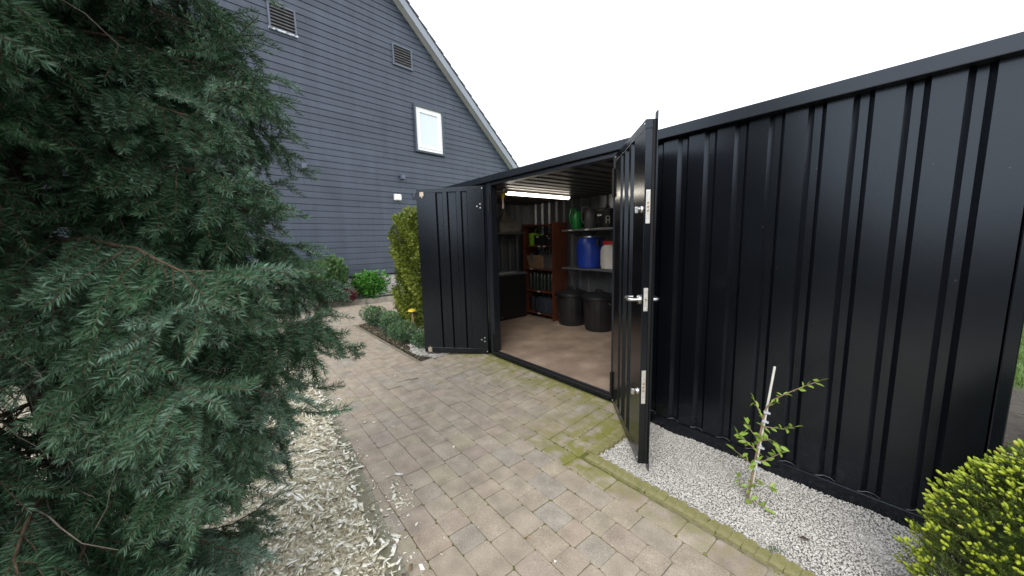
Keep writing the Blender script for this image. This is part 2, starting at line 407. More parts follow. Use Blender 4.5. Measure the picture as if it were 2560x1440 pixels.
class MB:
    def __init__(s):
        s.v, s.f = [], []

    def add(s, vs_, fs):
        o = len(s.v)
        s.v += [tuple(x) for x in vs_]
        s.f += [tuple(i + o for i in q) for q in fs]
        return s

    def box(s, x0, x1, y0, y1, z0, z1):
        return s.add([(x0, y0, z0), (x1, y0, z0), (x1, y1, z0), (x0, y1, z0), (x0, y0, z1), (x1, y0, z1), (x1, y1, z1), (x0, y1, z1)],
                     [(0, 3, 2, 1), (4, 5, 6, 7), (0, 1, 5, 4), (1, 2, 6, 5), (2, 3, 7, 6), (3, 0, 4, 7)])

    def prism(s, poly, z0, z1, axis='z'):
        k = len(poly)

        def P(a, b, c):
            return {'z': (a, b, c), 'y': (a, c, b), 'x': (c, a, b)}[axis]
        vs_ = [P(a, b, z0) for a, b in poly] + [P(a, b, z1) for a, b in poly]
        return s.add(vs_, [tuple(range(k))[::-1], tuple(range(k, 2 * k))] + [(i, (i + 1) % k, (i + 1) % k + k, i + k) for i in range(k)])

    def tube(s, pts, rad, n=8, cap=True):
        pts = [Vector(p_) for p_ in pts]
        if not hasattr(rad, '__len__'):
            rad = [rad] * len(pts)
        rings = []
        ref = None
        for i, p_ in enumerate(pts):
            t = (pts[min(i + 1, len(pts) - 1)] - pts[max(i - 1, 0)]).normalized()
            if ref is None:
                a = Vector((0, 0, 1)) if abs(t.z) < 0.9 else Vector((1, 0, 0))
                ref = t.cross(a).normalized()
            ref = (ref - t * ref.dot(t)).normalized()
            b = t.cross(ref)
            rings.append([p_ + (ref * math.cos(2 * math.pi * k / n) + b * math.sin(2 * math.pi * k / n)) * rad[i] for k in range(n)])
        vs_ = [x for r in rings for x in r]
        fs = []
        for i in range(len(pts) - 1):
            for k in range(n):
                fs.append((i * n + k, i * n + (k + 1) % n, (i + 1) * n + (k + 1) % n, (i + 1) * n + k))
        if cap:
            fs.append(tuple(range(n))[::-1])
            fs.append(tuple(range((len(pts) - 1) * n, len(pts) * n)))
        return s.add(vs_, fs)

    def lathe(s, prof, n=24, c=(0, 0, 0), sx=1.0, sy=1.0):
        vs_ = []
        for r, z in prof:
            for k in range(n):
                a = 2 * math.pi * k / n
                vs_.append((c[0] + r * sx * math.cos(a), c[1] + r * sy * math.sin(a), c[2] + z))
        fs = []
        for i in range(len(prof) - 1):
            for k in range(n):
                fs.append((i * n + k, i * n + (k + 1) % n, (i + 1) * n + (k + 1) % n, (i + 1) * n + k))
        fs.append(tuple(range(n))[::-1])
        fs.append(tuple(range((len(prof) - 1) * n, len(prof) * n)))
        return s.add(vs_, fs)

    def mesh(s, name):
        me = bpy.data.meshes.new(name)
        me.from_pydata(s.v, [], s.f)
        me.update()
        return me

    def build(s, name, mat, parent=None, bevel=0.0, smooth=False, loc=None):
        return link(name, s.mesh(name), mat, parent, bevel, smooth, loc)


def link(name, me, mat, parent=None, bevel=0.0, smooth=False, loc=None):
    if mat and not me.materials:
        me.materials.append(MAT[mat])
    o = bpy.data.objects.new(name, me)
    COL.objects.link(o)
    if loc:
        o.location = loc
    if parent is not None:
        o.parent = parent
    if smooth:
        me.polygons.foreach_set("use_smooth", [True] * len(me.polygons))
        try:
            me.set_sharp_from_angle(angle=math.radians(38))
        except Exception:
            pass
    if bevel:
        b = o.modifiers.new("bevel", 'BEVEL')
        b.width = bevel
        b.segments = 2
        b.limit_method = 'ANGLE'
        b.angle_limit = math.radians(40)
    return o


def tag(o, label=None, cat=None, group=None, kind=None):
    if label:
        o["label"] = label
    if cat:
        o["category"] = cat
    if group:
        o["group"] = group
    if kind:
        o["kind"] = kind
    return o


def thing(name, label, cat, loc=(0, 0, 0), rotz=0.0, group=None):
    o = bpy.data.objects.new(name, None)
    o.empty_display_size = 0.1
    COL.objects.link(o)
    o.location = loc
    o.rotation_euler = (0, 0, rotz)
    return tag(o, label, cat, group)


def npmesh(name, verts, tris=None, quads=None, tint=None):
    me = bpy.data.meshes.new(name)
    nv = len(verts)
    me.vertices.add(nv)
    me.vertices.foreach_set("co", np.ascontiguousarray(verts, dtype=np.float32).ravel())
    loops, starts, tot = [], [], 0
    if quads is not None and len(quads):
        loops.append(np.asarray(quads, dtype=np.int32).ravel())
        starts.append(np.arange(len(quads), dtype=np.int32) * 4)
        tot = len(quads) * 4
    if tris is not None and len(tris):
        loops.append(np.asarray(tris, dtype=np.int32).ravel())
        starts.append(tot + np.arange(len(tris), dtype=np.int32) * 3)
    lp = np.concatenate(loops)
    st = np.concatenate(starts)
    me.loops.add(len(lp))
    me.loops.foreach_set("vertex_index", lp)
    me.polygons.add(len(st))
    me.polygons.foreach_set("loop_start", st)
    me.update(calc_edges=True)
    if tint is not None:
        a = me.attributes.new("tint", 'FLOAT', 'POINT')
        a.data.foreach_set("value", np.ascontiguousarray(tint, dtype=np.float32).ravel())
    return me


def unit(a):
    return a / np.maximum(np.linalg.norm(a, axis=-1, keepdims=True), 1e-9)


def rand_rot(nn, tilt=None):
    """random rotation matrices; with tilt, z stays near up"""
    a = rng.uniform(0, 2 * np.pi, nn)
    ca, sa = np.cos(a), np.sin(a)
    Rz = np.zeros((nn, 3, 3)); Rz[:, 0, 0] = ca; Rz[:, 0, 1] = -sa; Rz[:, 1, 0] = sa; Rz[:, 1, 1] = ca; Rz[:, 2, 2] = 1
    if tilt is None:
        tx = rng.uniform(0, 2 * np.pi, nn); ty = rng.uniform(0, 2 * np.pi, nn)
    else:
        tx = rng.normal(0, tilt, nn); ty = rng.normal(0, tilt, nn)
    Rx = np.zeros((nn, 3, 3)); Rx[:, 0, 0] = 1; Rx[:, 1, 1] = np.cos(tx); Rx[:, 1, 2] = -np.sin(tx); Rx[:, 2, 1] = np.sin(tx); Rx[:, 2, 2] = np.cos(tx)
    Ry = np.zeros((nn, 3, 3)); Ry[:, 1, 1] = 1; Ry[:, 0, 0] = np.cos(ty); Ry[:, 0, 2] = np.sin(ty); Ry[:, 2, 0] = -np.sin(ty); Ry[:, 2, 2] = np.cos(ty)
    return Rz @ Rx @ Ry


def basis(d, roll=None):
    """matrices whose x axis is d, with random roll"""
    d = unit(d)
    r = rng.normal(size=d.shape) if roll is None else roll
    y = unit(np.cross(d, r))
    z = np.cross(d, y)
    return np.stack([d, y, z], axis=2)


def scatter(name, tv, tf, pos, R, sc, tint=None):
    """many copies of a small template (all faces of equal size) as one mesh"""
    tv = np.asarray(tv, float); tf = np.asarray(tf, int)
    nn, k = len(pos), len(tv)
    sc = np.asarray(sc, float)
    if sc.ndim == 1:
        sc = sc[:, None]
    V = np.einsum('nij,nkj->nki', R, tv[None] * sc[:, None, :]) + pos[:, None, :]
    F = tf[None] + (np.arange(nn) * k)[:, None, None]
    F = F.reshape(-1, tf.shape[1])
    ti = None if tint is None else np.repeat(tint, k)
    return npmesh(name, V.reshape(-1, 3), tris=F if tf.shape[1] == 3 else None, quads=F if tf.shape[1] == 4 else None, tint=ti)


LEAF_V = [(0, 0, 0), (0.45, 0.26, 0.07), (1, 0, -0.06), (0.45, -0.26, 0.07), (0.5, 0, 0)]
LEAF_F = [(0, 4, 1), (1, 4, 2), (0, 3, 4), (3, 2, 4)]
SPRAY_V = [(0, 0, 0), (0.35, 0.16, 0.03), (0.75, 0.30, -0.03), (0.6, 0.08, 0.03), (1, 0.03, -0.06), (0.7, -0.07, 0.02), (0.8, -0.30, -0.03), (0.35, -0.15, 0.03)]
SPRAY_F = [(0, 3, 1), (1, 3, 2), (0, 5, 3), (3, 5, 4), (0, 7, 5), (7, 6, 5)]


def curve_pts(P, t):
    """points and tangents at t (0..1) of polylines P (n,K,3)"""
    K = P.shape[1]
    x = np.clip(t * (K - 1), 0, K - 1 - 1e-6)
    i = x.astype(int)
    f = (x - i)[:, None]
    ar = np.arange(len(P))
    a, b = P[ar, i], P[ar, i + 1]
    return a * (1 - f) + b * f, unit(b - a)


def needle_mesh(name, P, per_m, nl, nw, tint, lift=0.35, tiptuft=True, spread=58, flat=1.0):
    """P: (n,K,3) needled shoots -> one mesh of bent blade needles"""
    L = np.linalg.norm(np.diff(P, axis=1), axis=2).sum(1)
    cnt = np.maximum(6, (L * per_m * rng.uniform(0.85, 1.15, len(L)))).astype(int)
    idx = np.repeat(np.arange(len(P)), cnt)
    t = rng.random(len(idx))
    pos, T = curve_pts(P[idx], t)
    side = unit(np.cross(T, np.array([0, 0, 1.0])) + rng.normal(0, 0.02, T.shape))
    upv = np.cross(side, T)
    phi = rng.uniform(0, 2 * np.pi, len(idx))
    rad = np.cos(phi)[:, None] * side + (np.sin(phi) * np.where(np.sin(phi) < 0, 0.45, 1.0) * flat + lift * 0.5 * flat)[:, None] * upv
    rad = unit(rad)
    al = np.radians(rng.normal(spread, 8, len(idx)))
    if tiptuft:
        al = al * (1 - 0.55 * np.clip((t - 0.86) / 0.14, 0, 1))
    d = unit(T * np.cos(al)[:, None] + rad * np.sin(al)[:, None])
    ln = nl * rng.uniform(0.72, 1.12, len(idx)) * np.clip(0.62 + 2.0 * t, 0, 1) * np.clip(1.25 - 0.45 * t, 0.8, 1)
    w = unit(np.cross(d, rng.normal(size=d.shape))) * (nw * 0.5)
    bend = T * 0.12 + np.array([0, 0, 0.02])
    mid = pos + d * (ln * 0.55)[:, None]
    tip = pos + (d + bend) * ln[:, None]
    k = len(idx)
    V = np.empty((k, 5, 3), np.float32)
    V[:, 0] = pos - w * 0.7; V[:, 1] = pos + w * 0.7
    V[:, 2] = mid - w + bend * (ln * 0.2)[:, None]; V[:, 3] = mid + w + bend * (ln * 0.2)[:, None]
    V[:, 4] = tip
    o = (np.arange(k) * 5)[:, None]
    quads = o + np.array([[0, 1, 3, 2]])
    tris = o + np.array([[2, 3, 4]])
    ti = np.clip(np.repeat(tint[idx] + rng.normal(0, 0.13, k) + 0.12 * np.clip((t - 0.7) / 0.3, 0, 1), 5), 0, 1)
    return npmesh(name, V.reshape(-1, 3), tris=tris, quads=quads, tint=ti), k


def stems_mesh(name, P, r0, r1, n=4):
    """thin tubes along polylines P (n,K,3)"""
    N, K, _ = P.shape
    T = np.empty_like(P)
    T[:, 1:-1] = P[:, 2:] - P[:, :-2]; T[:, 0] = P[:, 1] - P[:, 0]; T[:, -1] = P[:, -1] - P[:, -2]
    T = unit(T)
    ref = np.where(np.abs(T[..., 2:3]) < 0.9, np.array([0, 0, 1.0]), np.array([1.0, 0, 0]))
    a = unit(np.cross(T, ref)); b = np.cross(T, a)
    u = np.linspace(0, 1, K)[None, :, None]
    r0 = np.broadcast_to(np.asarray(r0, float).reshape(-1, 1, 1), (N, 1, 1)); r1 = np.broadcast_to(np.asarray(r1, float).reshape(-1, 1, 1), (N, 1, 1))
    r = r0 * (1 - u) + r1 * u
    V = np.stack([P + (a * math.cos(2 * math.pi * k / n) + b * math.sin(2 * math.pi * k / n)) * r for k in range(n)], axis=2)
    q = []
    for i in range(K - 1):
        for k in range(n):
            q.append((i * n + k, i * n + (k + 1) % n, (i + 1) * n + (k + 1) % n, (i + 1) * n + k))
    Q = np.array(q)[None] + (np.arange(N) * K * n)[:, None, None]
    return npmesh(name, V.reshape(-1, 3), quads=Q.reshape(-1, 4))


def cam_depth(x, y, z=0.0):
    v = Vector((x, y, z)) - CAM
    return v.dot(fw), v.dot(rt2), v.dot(up2)


def in_frame(x, y, z=0.0, m_=1.06):
    d, a, b = cam_depth(x, y, z)
    return d > 0.1 and abs(a / d) < 1.4355 * m_ and abs(b / d) < 0.8075 * m_


# ------------------------------------------------------------------ setting: ground, paving, beds
g = MB().add([(-60, -60, -0.06), (60, -60, -0.06), (60, 90, -0.06), (-60, 90, -0.06)], [(0, 1, 2, 3)])
tag(g.build("ground", "garden_ground"), kind="structure")

PAVE_L = -6.75           # where the path meets the strip in front of the house
EDGE_Y = 1.79            # path edge along the gravel
pv = MB()
pv.add([(-9.4, 0.15, -0.0050), (3.0, 0.15, -0.0050), (3.0, EDGE_Y, -0.0050), (-9.4, EDGE_Y, -0.0050)], [(0, 1, 2, 3)])
pv.add([(-9.4, EDGE_Y, -0.0050), (-6.6, EDGE_Y, -0.0050), (-6.9, 4.6, -0.0050), (-9.0, 4.6, -0.0050)], [(0, 1, 2, 3)])
pv.add([(-4.05, EDGE_Y + 0.001, -0.0050), (-1.43, EDGE_Y + 0.001, -0.0050), (-1.43, 2.47, 0.0560), (-4.05, 2.47, 0.0560), (-1.43, 2.60, 0.0560), (-4.05, 2.60, 0.0560)], [(0, 1, 2, 3), (3, 2, 4, 5)])
paving = tag(pv.build("paving", "joint_sand"), kind="structure")

# pavers -- three fields, joints left open
stones = []              # (x, y, length, width, rot)


def chip_edge(x):
    return 0.455 + max(0.0, (-1.2 - x)) * 0.083


ROW = 0.142
for r_ in range(10):
    y0 = 0.309 + r_ * ROW
    x = 2.2 + random.uniform(-0.2, 0)
    while x > PAVE_L:
        ln = random.choice([0.211, 0.211, 0.211, 0.176, 0.176, 0.176, 0.141, 0.141, 0.123])
        if y0 + ROW > chip_edge(x):
            stones.append((x - ln / 2, y0 + ROW / 2, ln, ROW, 0.0))
        x -= ln
y_top = 0.309 + 10 * ROW
for c_ in range(19):     # apron before the doors: rows run to the container
    x0 = -1.475 - c_ * ROW
    if x0 - ROW < -4.1:
        break
    y = y_top + 0.004 - random.uniform(0, 0.1)
    end = 2.455
    y = y_top + 0.003
    first = random.choice([0.106, 0.141, 0.176, 0.211])
    while y < end - 0.03:
        ln = first or random.choice([0.211, 0.211, 0.211, 0.176, 0.176, 0.141])
        first = None
        ln = min(ln, end - y)
        if x0 - ROW / 2 > -3.75 or y + ln / 2 < 2.47 - (-3.75 - x0) * 1.5:
            stones.append((x0 - ROW / 2, y + ln / 2, ln, ROW, math.pi / 2))
        y += ln
for c_ in range(17):     # strip along the house
    x0 = PAVE_L - 0.02 - c_ * ROW
    y = 0.35 + random.uniform(0, 0.15)
    while y < 4.4:
        ln = random.choice([0.211, 0.211, 0.176, 0.141])
        if x0 - ROW > -9.28 + (y - 1.6) * 0.26 or y < 1.2:
            stones.append((x0 - ROW / 2, y + ln / 2, ln, ROW, math.pi / 2))
        y += ln


def paver_template(ln, wd, seed):
    r = random.Random(seed)
    gx, gy, ch, ht = 0.0011, 0.0011, 0.0021, 0.03
    a, b = ln / 2 - gx, wd / 2 - gy

    def ring(ia, z, j):
        out = []
        for sx_, sy_ in ((-1, -1), (1, -1), (1, 1), (-1, 1)):
            c = 0.010      # worn corner
            for (ux, uy) in (((1, 0), (0, 1)) if sx_ * sy_ < 0 else ((0, 1), (1, 0))):
                out.append((sx_ * (a - ia - c * ux) + r.uniform(-j, j), sy_ * (b - ia - c * uy) + r.uniform(-j, j), z))
        return out
    vs_ = ring(0, -ht, 0) + ring(0.0, -ch, 0.0011) + ring(ch, 0.0, 0.0012)
    fs = []
    for k in range(2):
        for i in range(8):
            fs.append((k * 8 + i, k * 8 + (i + 1) % 8, k * 8 + 8 + (i + 1) % 8, k * 8 + 8 + i))
    fs.append(tuple(range(16, 24)))
    me = bpy.data.meshes.new("paver")
    me.from_pydata(vs_, [], fs)
    me.update()
    me.materials.append(MAT["paver_stone"])
    return me


def ramp(x, y):
    """the apron climbs a little towards the door sill"""
    if -4.1 < x < -1.40 and y > EDGE_Y:
        return 0.060 * min(1.0, (y - EDGE_Y) / 0.66)
    return 0.0


def area_px(st):
    x, y, ln, wd, ro = st
    d, a, b = cam_depth(x, y)
    return ln * wd * 1.46 / max(d, 0.1) ** 3 if in_frame(x, y) else -1.0


stones.sort(key=area_px, reverse=True)
cache = {}
rest_v, rest_f, rest_t = [], [], []
for i, (x, y, ln, wd, ro) in enumerate(stones):
    key = (round(ln, 3), i % 5)
    if key not in cache:
        cache[key] = paver_template(ln, wd, hash(key) % 1000)
    me = cache[key]
    dz = random.gauss(0, 0.0014)
    if i < 300:
        o = bpy.data.objects.new("paver", me)
        COL.objects.link(o)
        o.parent = paving
        o.location = (x, y, dz + ramp(x, y))
        sl_ = 0.0906 if ramp(x, y) else 0.0
        o.rotation_euler = (random.gauss(0, 0.004), random.gauss(0, 0.004) - (sl_ if ro else 0), ro + random.gauss(0, 0.005))
    else:
        b0 = len(rest_v)
        rr = Matrix.Rotation(ro + random.gauss(0, 0.006), 3, 'Z')
        tt = random.random()
        for v in me.vertices:
            q = rr @ v.co
            rest_v.append((q.x + x, q.y + y, q.z + dz + ramp(x, q.y + y))); rest_t.append(tt)
        for f_ in me.polygons:
            rest_f.append([b0 + k for k in f_.vertices])
me = bpy.data.meshes.new("far_pavers")
me.from_pydata(rest_v, [], rest_f)
me.update()
a = me.attributes.new("tint", 'FLOAT', 'POINT')
a.data.foreach_set("value", rest_t)
tag(link("far_pavers", me, "paver_stone", paving), kind="stuff")

# raised moss clumps along the joints near the sill and the edging
mo = []
for (x, y, ln, wd, ro) in stones:
    if not (-4.0 < x < 0.4 and y > 1.45):
        continue
    wgt = max(0.0, 1 - abs(y - 2.5) / 0.55 if x < -1.4 and y > 1.75 else 0.0, (1 - abs(x + 1.47) / 0.6) if y > 1.6 else 0.0, 0.8 - abs(y - 1.75) / 0.25 if x > -1.6 else 0.0)
    for k in range(int(rng.poisson(wgt * 16))):
        a_ = rng.uniform(-ln / 2, ln / 2); b_ = (wd / 2) * rng.choice([-1, 1])
        if rng.random() < 0.35:
            a_, b_ = (ln / 2) * rng.choice([-1, 1]), rng.uniform(-wd / 2, wd / 2)
        dx, dy = (a_, b_) if not ro else (-b_, a_)
        zz = 0.060 * min(1.0, max(0, y + dy - EDGE_Y) / 0.66) if x < -1.4 else 0.0
        mo.append((x + dx + rng.normal(0, 0.003), y + dy + rng.normal(0, 0.003), zz - 0.001))
MOSS_PTS = np.array(mo)

# scalloped edging stones
es = MB()
NSEG = 9
pl = []
for k in range(NSEG + 1):
    t_ = math.pi * k / NSEG
    pl.append((-0.027 * math.cos(t_), 0.030 + 0.024 * math.sin(t_)))
es.prism([(0.027, -0.030), (-0.027, -0.030)][::-1] + pl[::-1] if False else [(-0.027, -0.030), (0.027, -0.030)] + pl[::-1], -0.09, 0.0)
edge_me = es.mesh("edging_stone")
edge_me.materials.append(MAT["mossy_concrete"])
edging = thing("gravel_edging", "mossy scalloped concrete edging between paving and white gravel", "edging", (-1.43, EDGE_Y, 0))
x = -1.405
while x < 1.9:
    o = bpy.data.objects.new("edging_stone", edge_me)
    COL.objects.link(o); o.parent = edging
    o.location = (x + 1.43, -0.012, 0.014 + random.gauss(0, 0.0025))
    o.rotation_euler = (random.gauss(0, 0.03), random.gauss(0, 0.03), random.gauss(0, 0.05))
    if in_frame(x, EDGE_Y) or x < 0.2:
        o["label"] = "rounded mossy edging stone"
    x += 0.0545
y = EDGE_Y + 0.05
while y < 2.42:
    o = bpy.data.objects.new("edging_stone", edge_me)
    COL.objects.link(o); o.parent = edging
    o.location = (-1.442 + 1.43, y - EDGE_Y, 0.014 + 0.07 * (y - EDGE_Y) + random.gauss(0, 0.003))
    o.rotation_euler = (random.gauss(0, 0.03), random.gauss(0, 0.03), -math.pi / 2 + random.gauss(0, 0.05))
    y += 0.0545
edge_me2 = es.mesh("edging_stone")
edge_me2.materials.append(MAT["edging_concrete"])
edg2 = thing("path_edging", "low scalloped edging stones half buried under the wood chips", "edging", (-1.2, 0.455, 0))
x = 0.6
while x > -4.7:
    o = bpy.data.objects.new("edging_stone", edge_me2)
    COL.objects.link(o); o.parent = edg2
    o.location = (x + 1.2, chip_edge(x) - 0.005 - 0.455, 0.003 + random.gauss(0, 0.003))
    o.rotation_euler = (random.gauss(0, 0.04), random.gauss(0, 0.04), math.pi + random.gauss(0, 0.06))
    x -= 0.056
# low kerb row along the planting bed by the hedge, level with the paving
soil = MB()
soil.add([(-6.65, 1.80, 0.0), (-4.05, 1.80, 0.0), (-4.05, 2.5, 0.03), (-5.2, 2.6, 0.05), (-5.2, 4.6, 0.05), (-7.0, 4.6, 0.05), (-6.9, 2.3, 0.03)], [tuple(range(7))])
tag(soil.build("planting_bed", "soil"), kind="structure")

# gravel: packed real stones over a bed
gb = MB()
gb.add([(-1.415, EDGE_Y + 0.05, -0.012), (2.2, EDGE_Y + 0.05, -0.012), (2.2, 2.56, -0.008), (-1.415, 2.56, -0.008)], [(0, 1, 2, 3)])
gb.add([(0.2, 2.56, -0.010), (0.62, 2.56, -0.010), (0.5, 3.85, -0.012), (0.2, 3.85, -0.012)], [(0, 1, 2, 3)])
tag(gb.build("gravel_ground", "gravel_bed"), kind="structure")
phi_ = (1 + 5 ** 0.5) / 2
ICO_V = unit(np.array([(-1, phi_, 0), (1, phi_, 0), (-1, -phi_, 0), (1, -phi_, 0), (0, -1, phi_), (0, 1, phi_), (0, -1, -phi_), (0, 1, -phi_), (phi_, 0, -1), (phi_, 0, 1), (-phi_, 0, -1), (-phi_, 0, 1)], float))
ICO_F = [(0, 11, 5), (0, 5, 1), (0, 1, 7), (0, 7, 10), (0, 10, 11), (1, 5, 9), (5, 11, 4), (11, 10, 2), (10, 7, 6), (7, 1, 8), (3, 9, 4), (3, 4, 2), (3, 2, 6), (3, 6, 8), (3, 8, 9), (4, 9, 5), (2, 4, 11), (6, 2, 10), (8, 6, 7), (9, 8, 1)]


def stones_mesh(name, pos, size, seed=0):
    nn = len(pos)
    V = ICO_V[None] * (1 + rng.normal(0, 0.16, (nn, 12, 1)))
    sc = size[:, None] * np.stack([rng.uniform(0.8, 1.35, nn), rng.uniform(0.65, 1.0, nn), rng.uniform(0.42, 0.75, nn)], 1)
    V = V * sc[:, None, :]
    R = rand_rot(nn, 0.45)
    V = np.einsum('nij,nkj->nki', R, V) + pos[:, None, :]
    F = (np.array(ICO_F)[None] + (np.arange(nn) * 12)[:, None, None]).reshape(-1, 3)
    ti = np.repeat(np.clip(rng.beta(2.2, 1.4, nn), 0, 1), 12)
    return npmesh(name, V.reshape(-1, 3), tris=F, tint=ti)


def jgrid(x0, x1, y0, y1, s, jit=0.5):
    gx, gy = np.meshgrid(np.arange(x0, x1, s), np.arange(y0, y1, s))
    p_ = np.stack([gx.ravel(), gy.ravel()], 1)
    return p_ + rng.uniform(-jit, jit, p_.shape) * s


nm_ = len(MOSS_PTS)
ob_ = scatter("moss_clumps", ICO_V, ICO_F, MOSS_PTS, rand_rot(nm_, 0.3), np.column_stack([rng.uniform(0.005, 0.013, nm_), rng.uniform(0.003, 0.007, nm_), rng.uniform(0.0015, 0.0042, nm_)]))
tag(link("moss_clumps", ob_, "moss_growth"), "yellow green moss growing in the paving joints by the sill", "moss", kind="stuff")
pa = np.concatenate([jgrid(-1.40, 0.42, EDGE_Y + 0.035, 2.53, 0.0092), jgrid(-1.40, 0.42, EDGE_Y + 0.035, 2.53, 0.019)])
und = 0.006 * np.sin(pa[:, 0] * 9.1) * np.cos(pa[:, 1] * 11.3) + 0.004 * np.sin(pa[:, 0] * 21 + pa[:, 1] * 17)
pz = -0.004 + und + rng.uniform(0, 0.007, len(pa))
sz = np.clip(rng.lognormal(math.log(0.0055), 0.22, len(pa)), 0.0035, 0.011)
tag(link("white_gravel", stones_mesh("white_gravel", np.column_stack([pa, pz]), sz), "gravel_stone"), "bed of small angular white gravel along the black container", "gravel", kind="stuff")
p2 = jgrid(0.22, 0.6, 2.6, 3.85, 0.016)
p3 = jgrid(-4.75, -3.93, 1.84, 2.42, 0.0135)
p3 = p3[(p3[:, 1] > 1.86 + 0.06 * np.sin(p3[:, 0] * 9)) & (p3[:, 1] < 2.40) & (p3[:, 0] < -3.98 + 0.12 * (p3[:, 1] - 1.9))]
p4 = jgrid(-5.6, -4.75, 2.15, 2.46, 0.016)
pp_ = np.concatenate([p3, p4])
tag(link("white_gravel", stones_mesh("white_gravel_patch", np.column_stack([pp_, 0.012 + 0.06 * np.clip(pp_[:, 1] - 1.85, 0, 1) + rng.uniform(0, 0.02, len(pp_))]), rng.uniform(0.006, 0.012, len(pp_))), "gravel_stone"),
    "small patch of white gravel under the left open door", "gravel", kind="stuff")
tag(link("white_gravel", stones_mesh("white_gravel_corner", np.column_stack([p2, rng.uniform(-0.005, 0.01, len(p2))]), rng.uniform(0.006, 0.011, len(p2))), "gravel_stone"),
    "strip of white gravel past the container's far corner", "gravel", kind="stuff")

# wood chips
cb = MB()
xs = [0.9 - 0.3 * k for k in range(26)]
top = [(x_, chip_edge(x_) - 0.012, -0.005) for x_ in xs]
cb.add([(0.9, -3.0, 0.01)] + top + [(-6.6, -3.0, 0.01)], [tuple(range(28))])
tag(cb.build("chip_bed", "chip_fines"), kind="structure")
CH_V = np.array([(-.5, -.5, -.5), (.5, -.5, -.5), (.5, .5, -.5), (-.5, .5, -.5), (-.5, -.5, .5), (.5, -.5, .5), (.5, .5, .5), (-.5, .5, .5)])
CH_Q = np.array([(0, 3, 2, 1), (4, 5, 6, 7), (0, 1, 5, 4), (1, 2, 6, 5), (2, 3, 7, 6), (3, 0, 4, 7)])


def chips_mesh(name, pos, R, dims, tint):
    """splinters and flakes, no two alike"""
    nn = len(pos)
    J = rng.uniform(-0.28, 0.28, (nn, 4, 3)); J[:, :, 2] *= 0.4
    V = CH_V[None] + np.concatenate([J, J + rng.uniform(-0.08, 0.08, (nn, 4, 3))], 1)
    pinch = rng.random(nn) < 0.45
    V[pinch, 1:3, 1] *= 0.3; V[pinch, 5:7, 1] *= 0.3
    bow = rng.uniform(-0.9, 0.9, nn)
    V = V * dims[:, None, :]
    V[:, :, 1] += (bow * dims[:, 1])[:, None] * np.sign(CH_V[None, :, 0]) * 0.5
    V[:, [1, 2, 5, 6], 2] += (rng.normal(0, 0.10, nn) * dims[:, 0])[:, None]
    V = np.einsum('nij,nkj->nki', R, V) + pos[:, None, :]
    F = (CH_Q[None] + (np.arange(nn) * 8)[:, None, None]).reshape(-1, 4)
    return npmesh(name, V.reshape(-1, 3), quads=F, tint=np.repeat(tint, 8))


N = 36000
cx = -0.6 - 5.8 * rng.random(N * 2) ** 1.15
cyv = rng.uniform(-1.5, 0.75, N * 2)
lim = 0.455 + np.maximum(0, -1.2 - cx) * 0.083 + rng.normal(0, 0.018, N * 2) + 0.02 * np.sin(cx * 7)
keep = cyv < lim - 0.02
cx, cyv = cx[keep][:N], cyv[keep][:N]
# a fan of loose chips over the paving
k2 = 150
fx = rng.uniform(-3.6, -1.2, k2)
fy = 0.455 + np.maximum(0, -1.2 - fx) * 0.083 + np.abs(rng.normal(0, 0.07, k2))
ax_ = rng.normal(-1.88, 0.12, 110); ay_ = rng.normal(0.64, 0.05, 110)
k3 = 55
gx_ = rng.uniform(-4.6, -0.9, k3); gy_ = rng.uniform(0.6, 1.7, k3)
cx = np.concatenate([cx, fx, ax_, gx_]); cyv = np.concatenate([cyv, fy, ay_, gy_])
nc = len(cx)
ln_ = np.clip(rng.lognormal(math.log(0.0165), 0.62, nc), 0.005, 0.085)
wd_ = np.clip(ln_ * rng.uniform(0.10, 0.62, nc), 0.0025, 0.021)
th_ = rng.uniform(0.001, 0.0028, nc)
ln_[-k3:] *= 0.55; wd_[-k3:] *= 0.6
onp = np.zeros(nc, bool); onp[-(k2 + 110 + k3):] = True
ln_[onp] *= 0.7; wd_[onp] *= 0.8
cz = np.where(onp, 0.004, 0.006 + rng.uniform(0, 0.028, nc) + 0.012 * np.sin(cx * 5.1) * np.sin(cyv * 6.3))
R = rand_rot(nc, 0.17)
R[onp] = rand_rot(onp.sum(), 0.05)
ct = np.clip(rng.beta(3.0, 1.0, nc), 0, 1)
ct = np.where(rng.random(nc) < 0.10, rng.uniform(0, 0.15, nc), ct)
tag(link("wood_chips", chips_mesh("wood_chips", np.column_stack([cx, cyv, cz]), R, np.column_stack([ln_, wd_, th_]), ct), "wood_chip"),
    "fresh cream wood chips heaped beside the paving under the spruce", "wood chips", kind="stuff")

# ------------------------------------------------------------------ house with slate-blue siding
HA = math.radians(98.08)
HP = (-9.6, 3.5, 0.0)
house = thing("gabled_house", "slate blue house gable clad in horizontal boards with steep tiled roof", "house", HP, HA)
TH = math.atan(0.860)
SA, ZA = -1.8, 7.668 + 0.860 * (0.5955 + 1.8)
ZE = 2.5


def rake_r(z):
    return 0.5955 + (7.668 - z) / 0.860


def rake_l(z):
    return 2 * SA - rake_r(z)


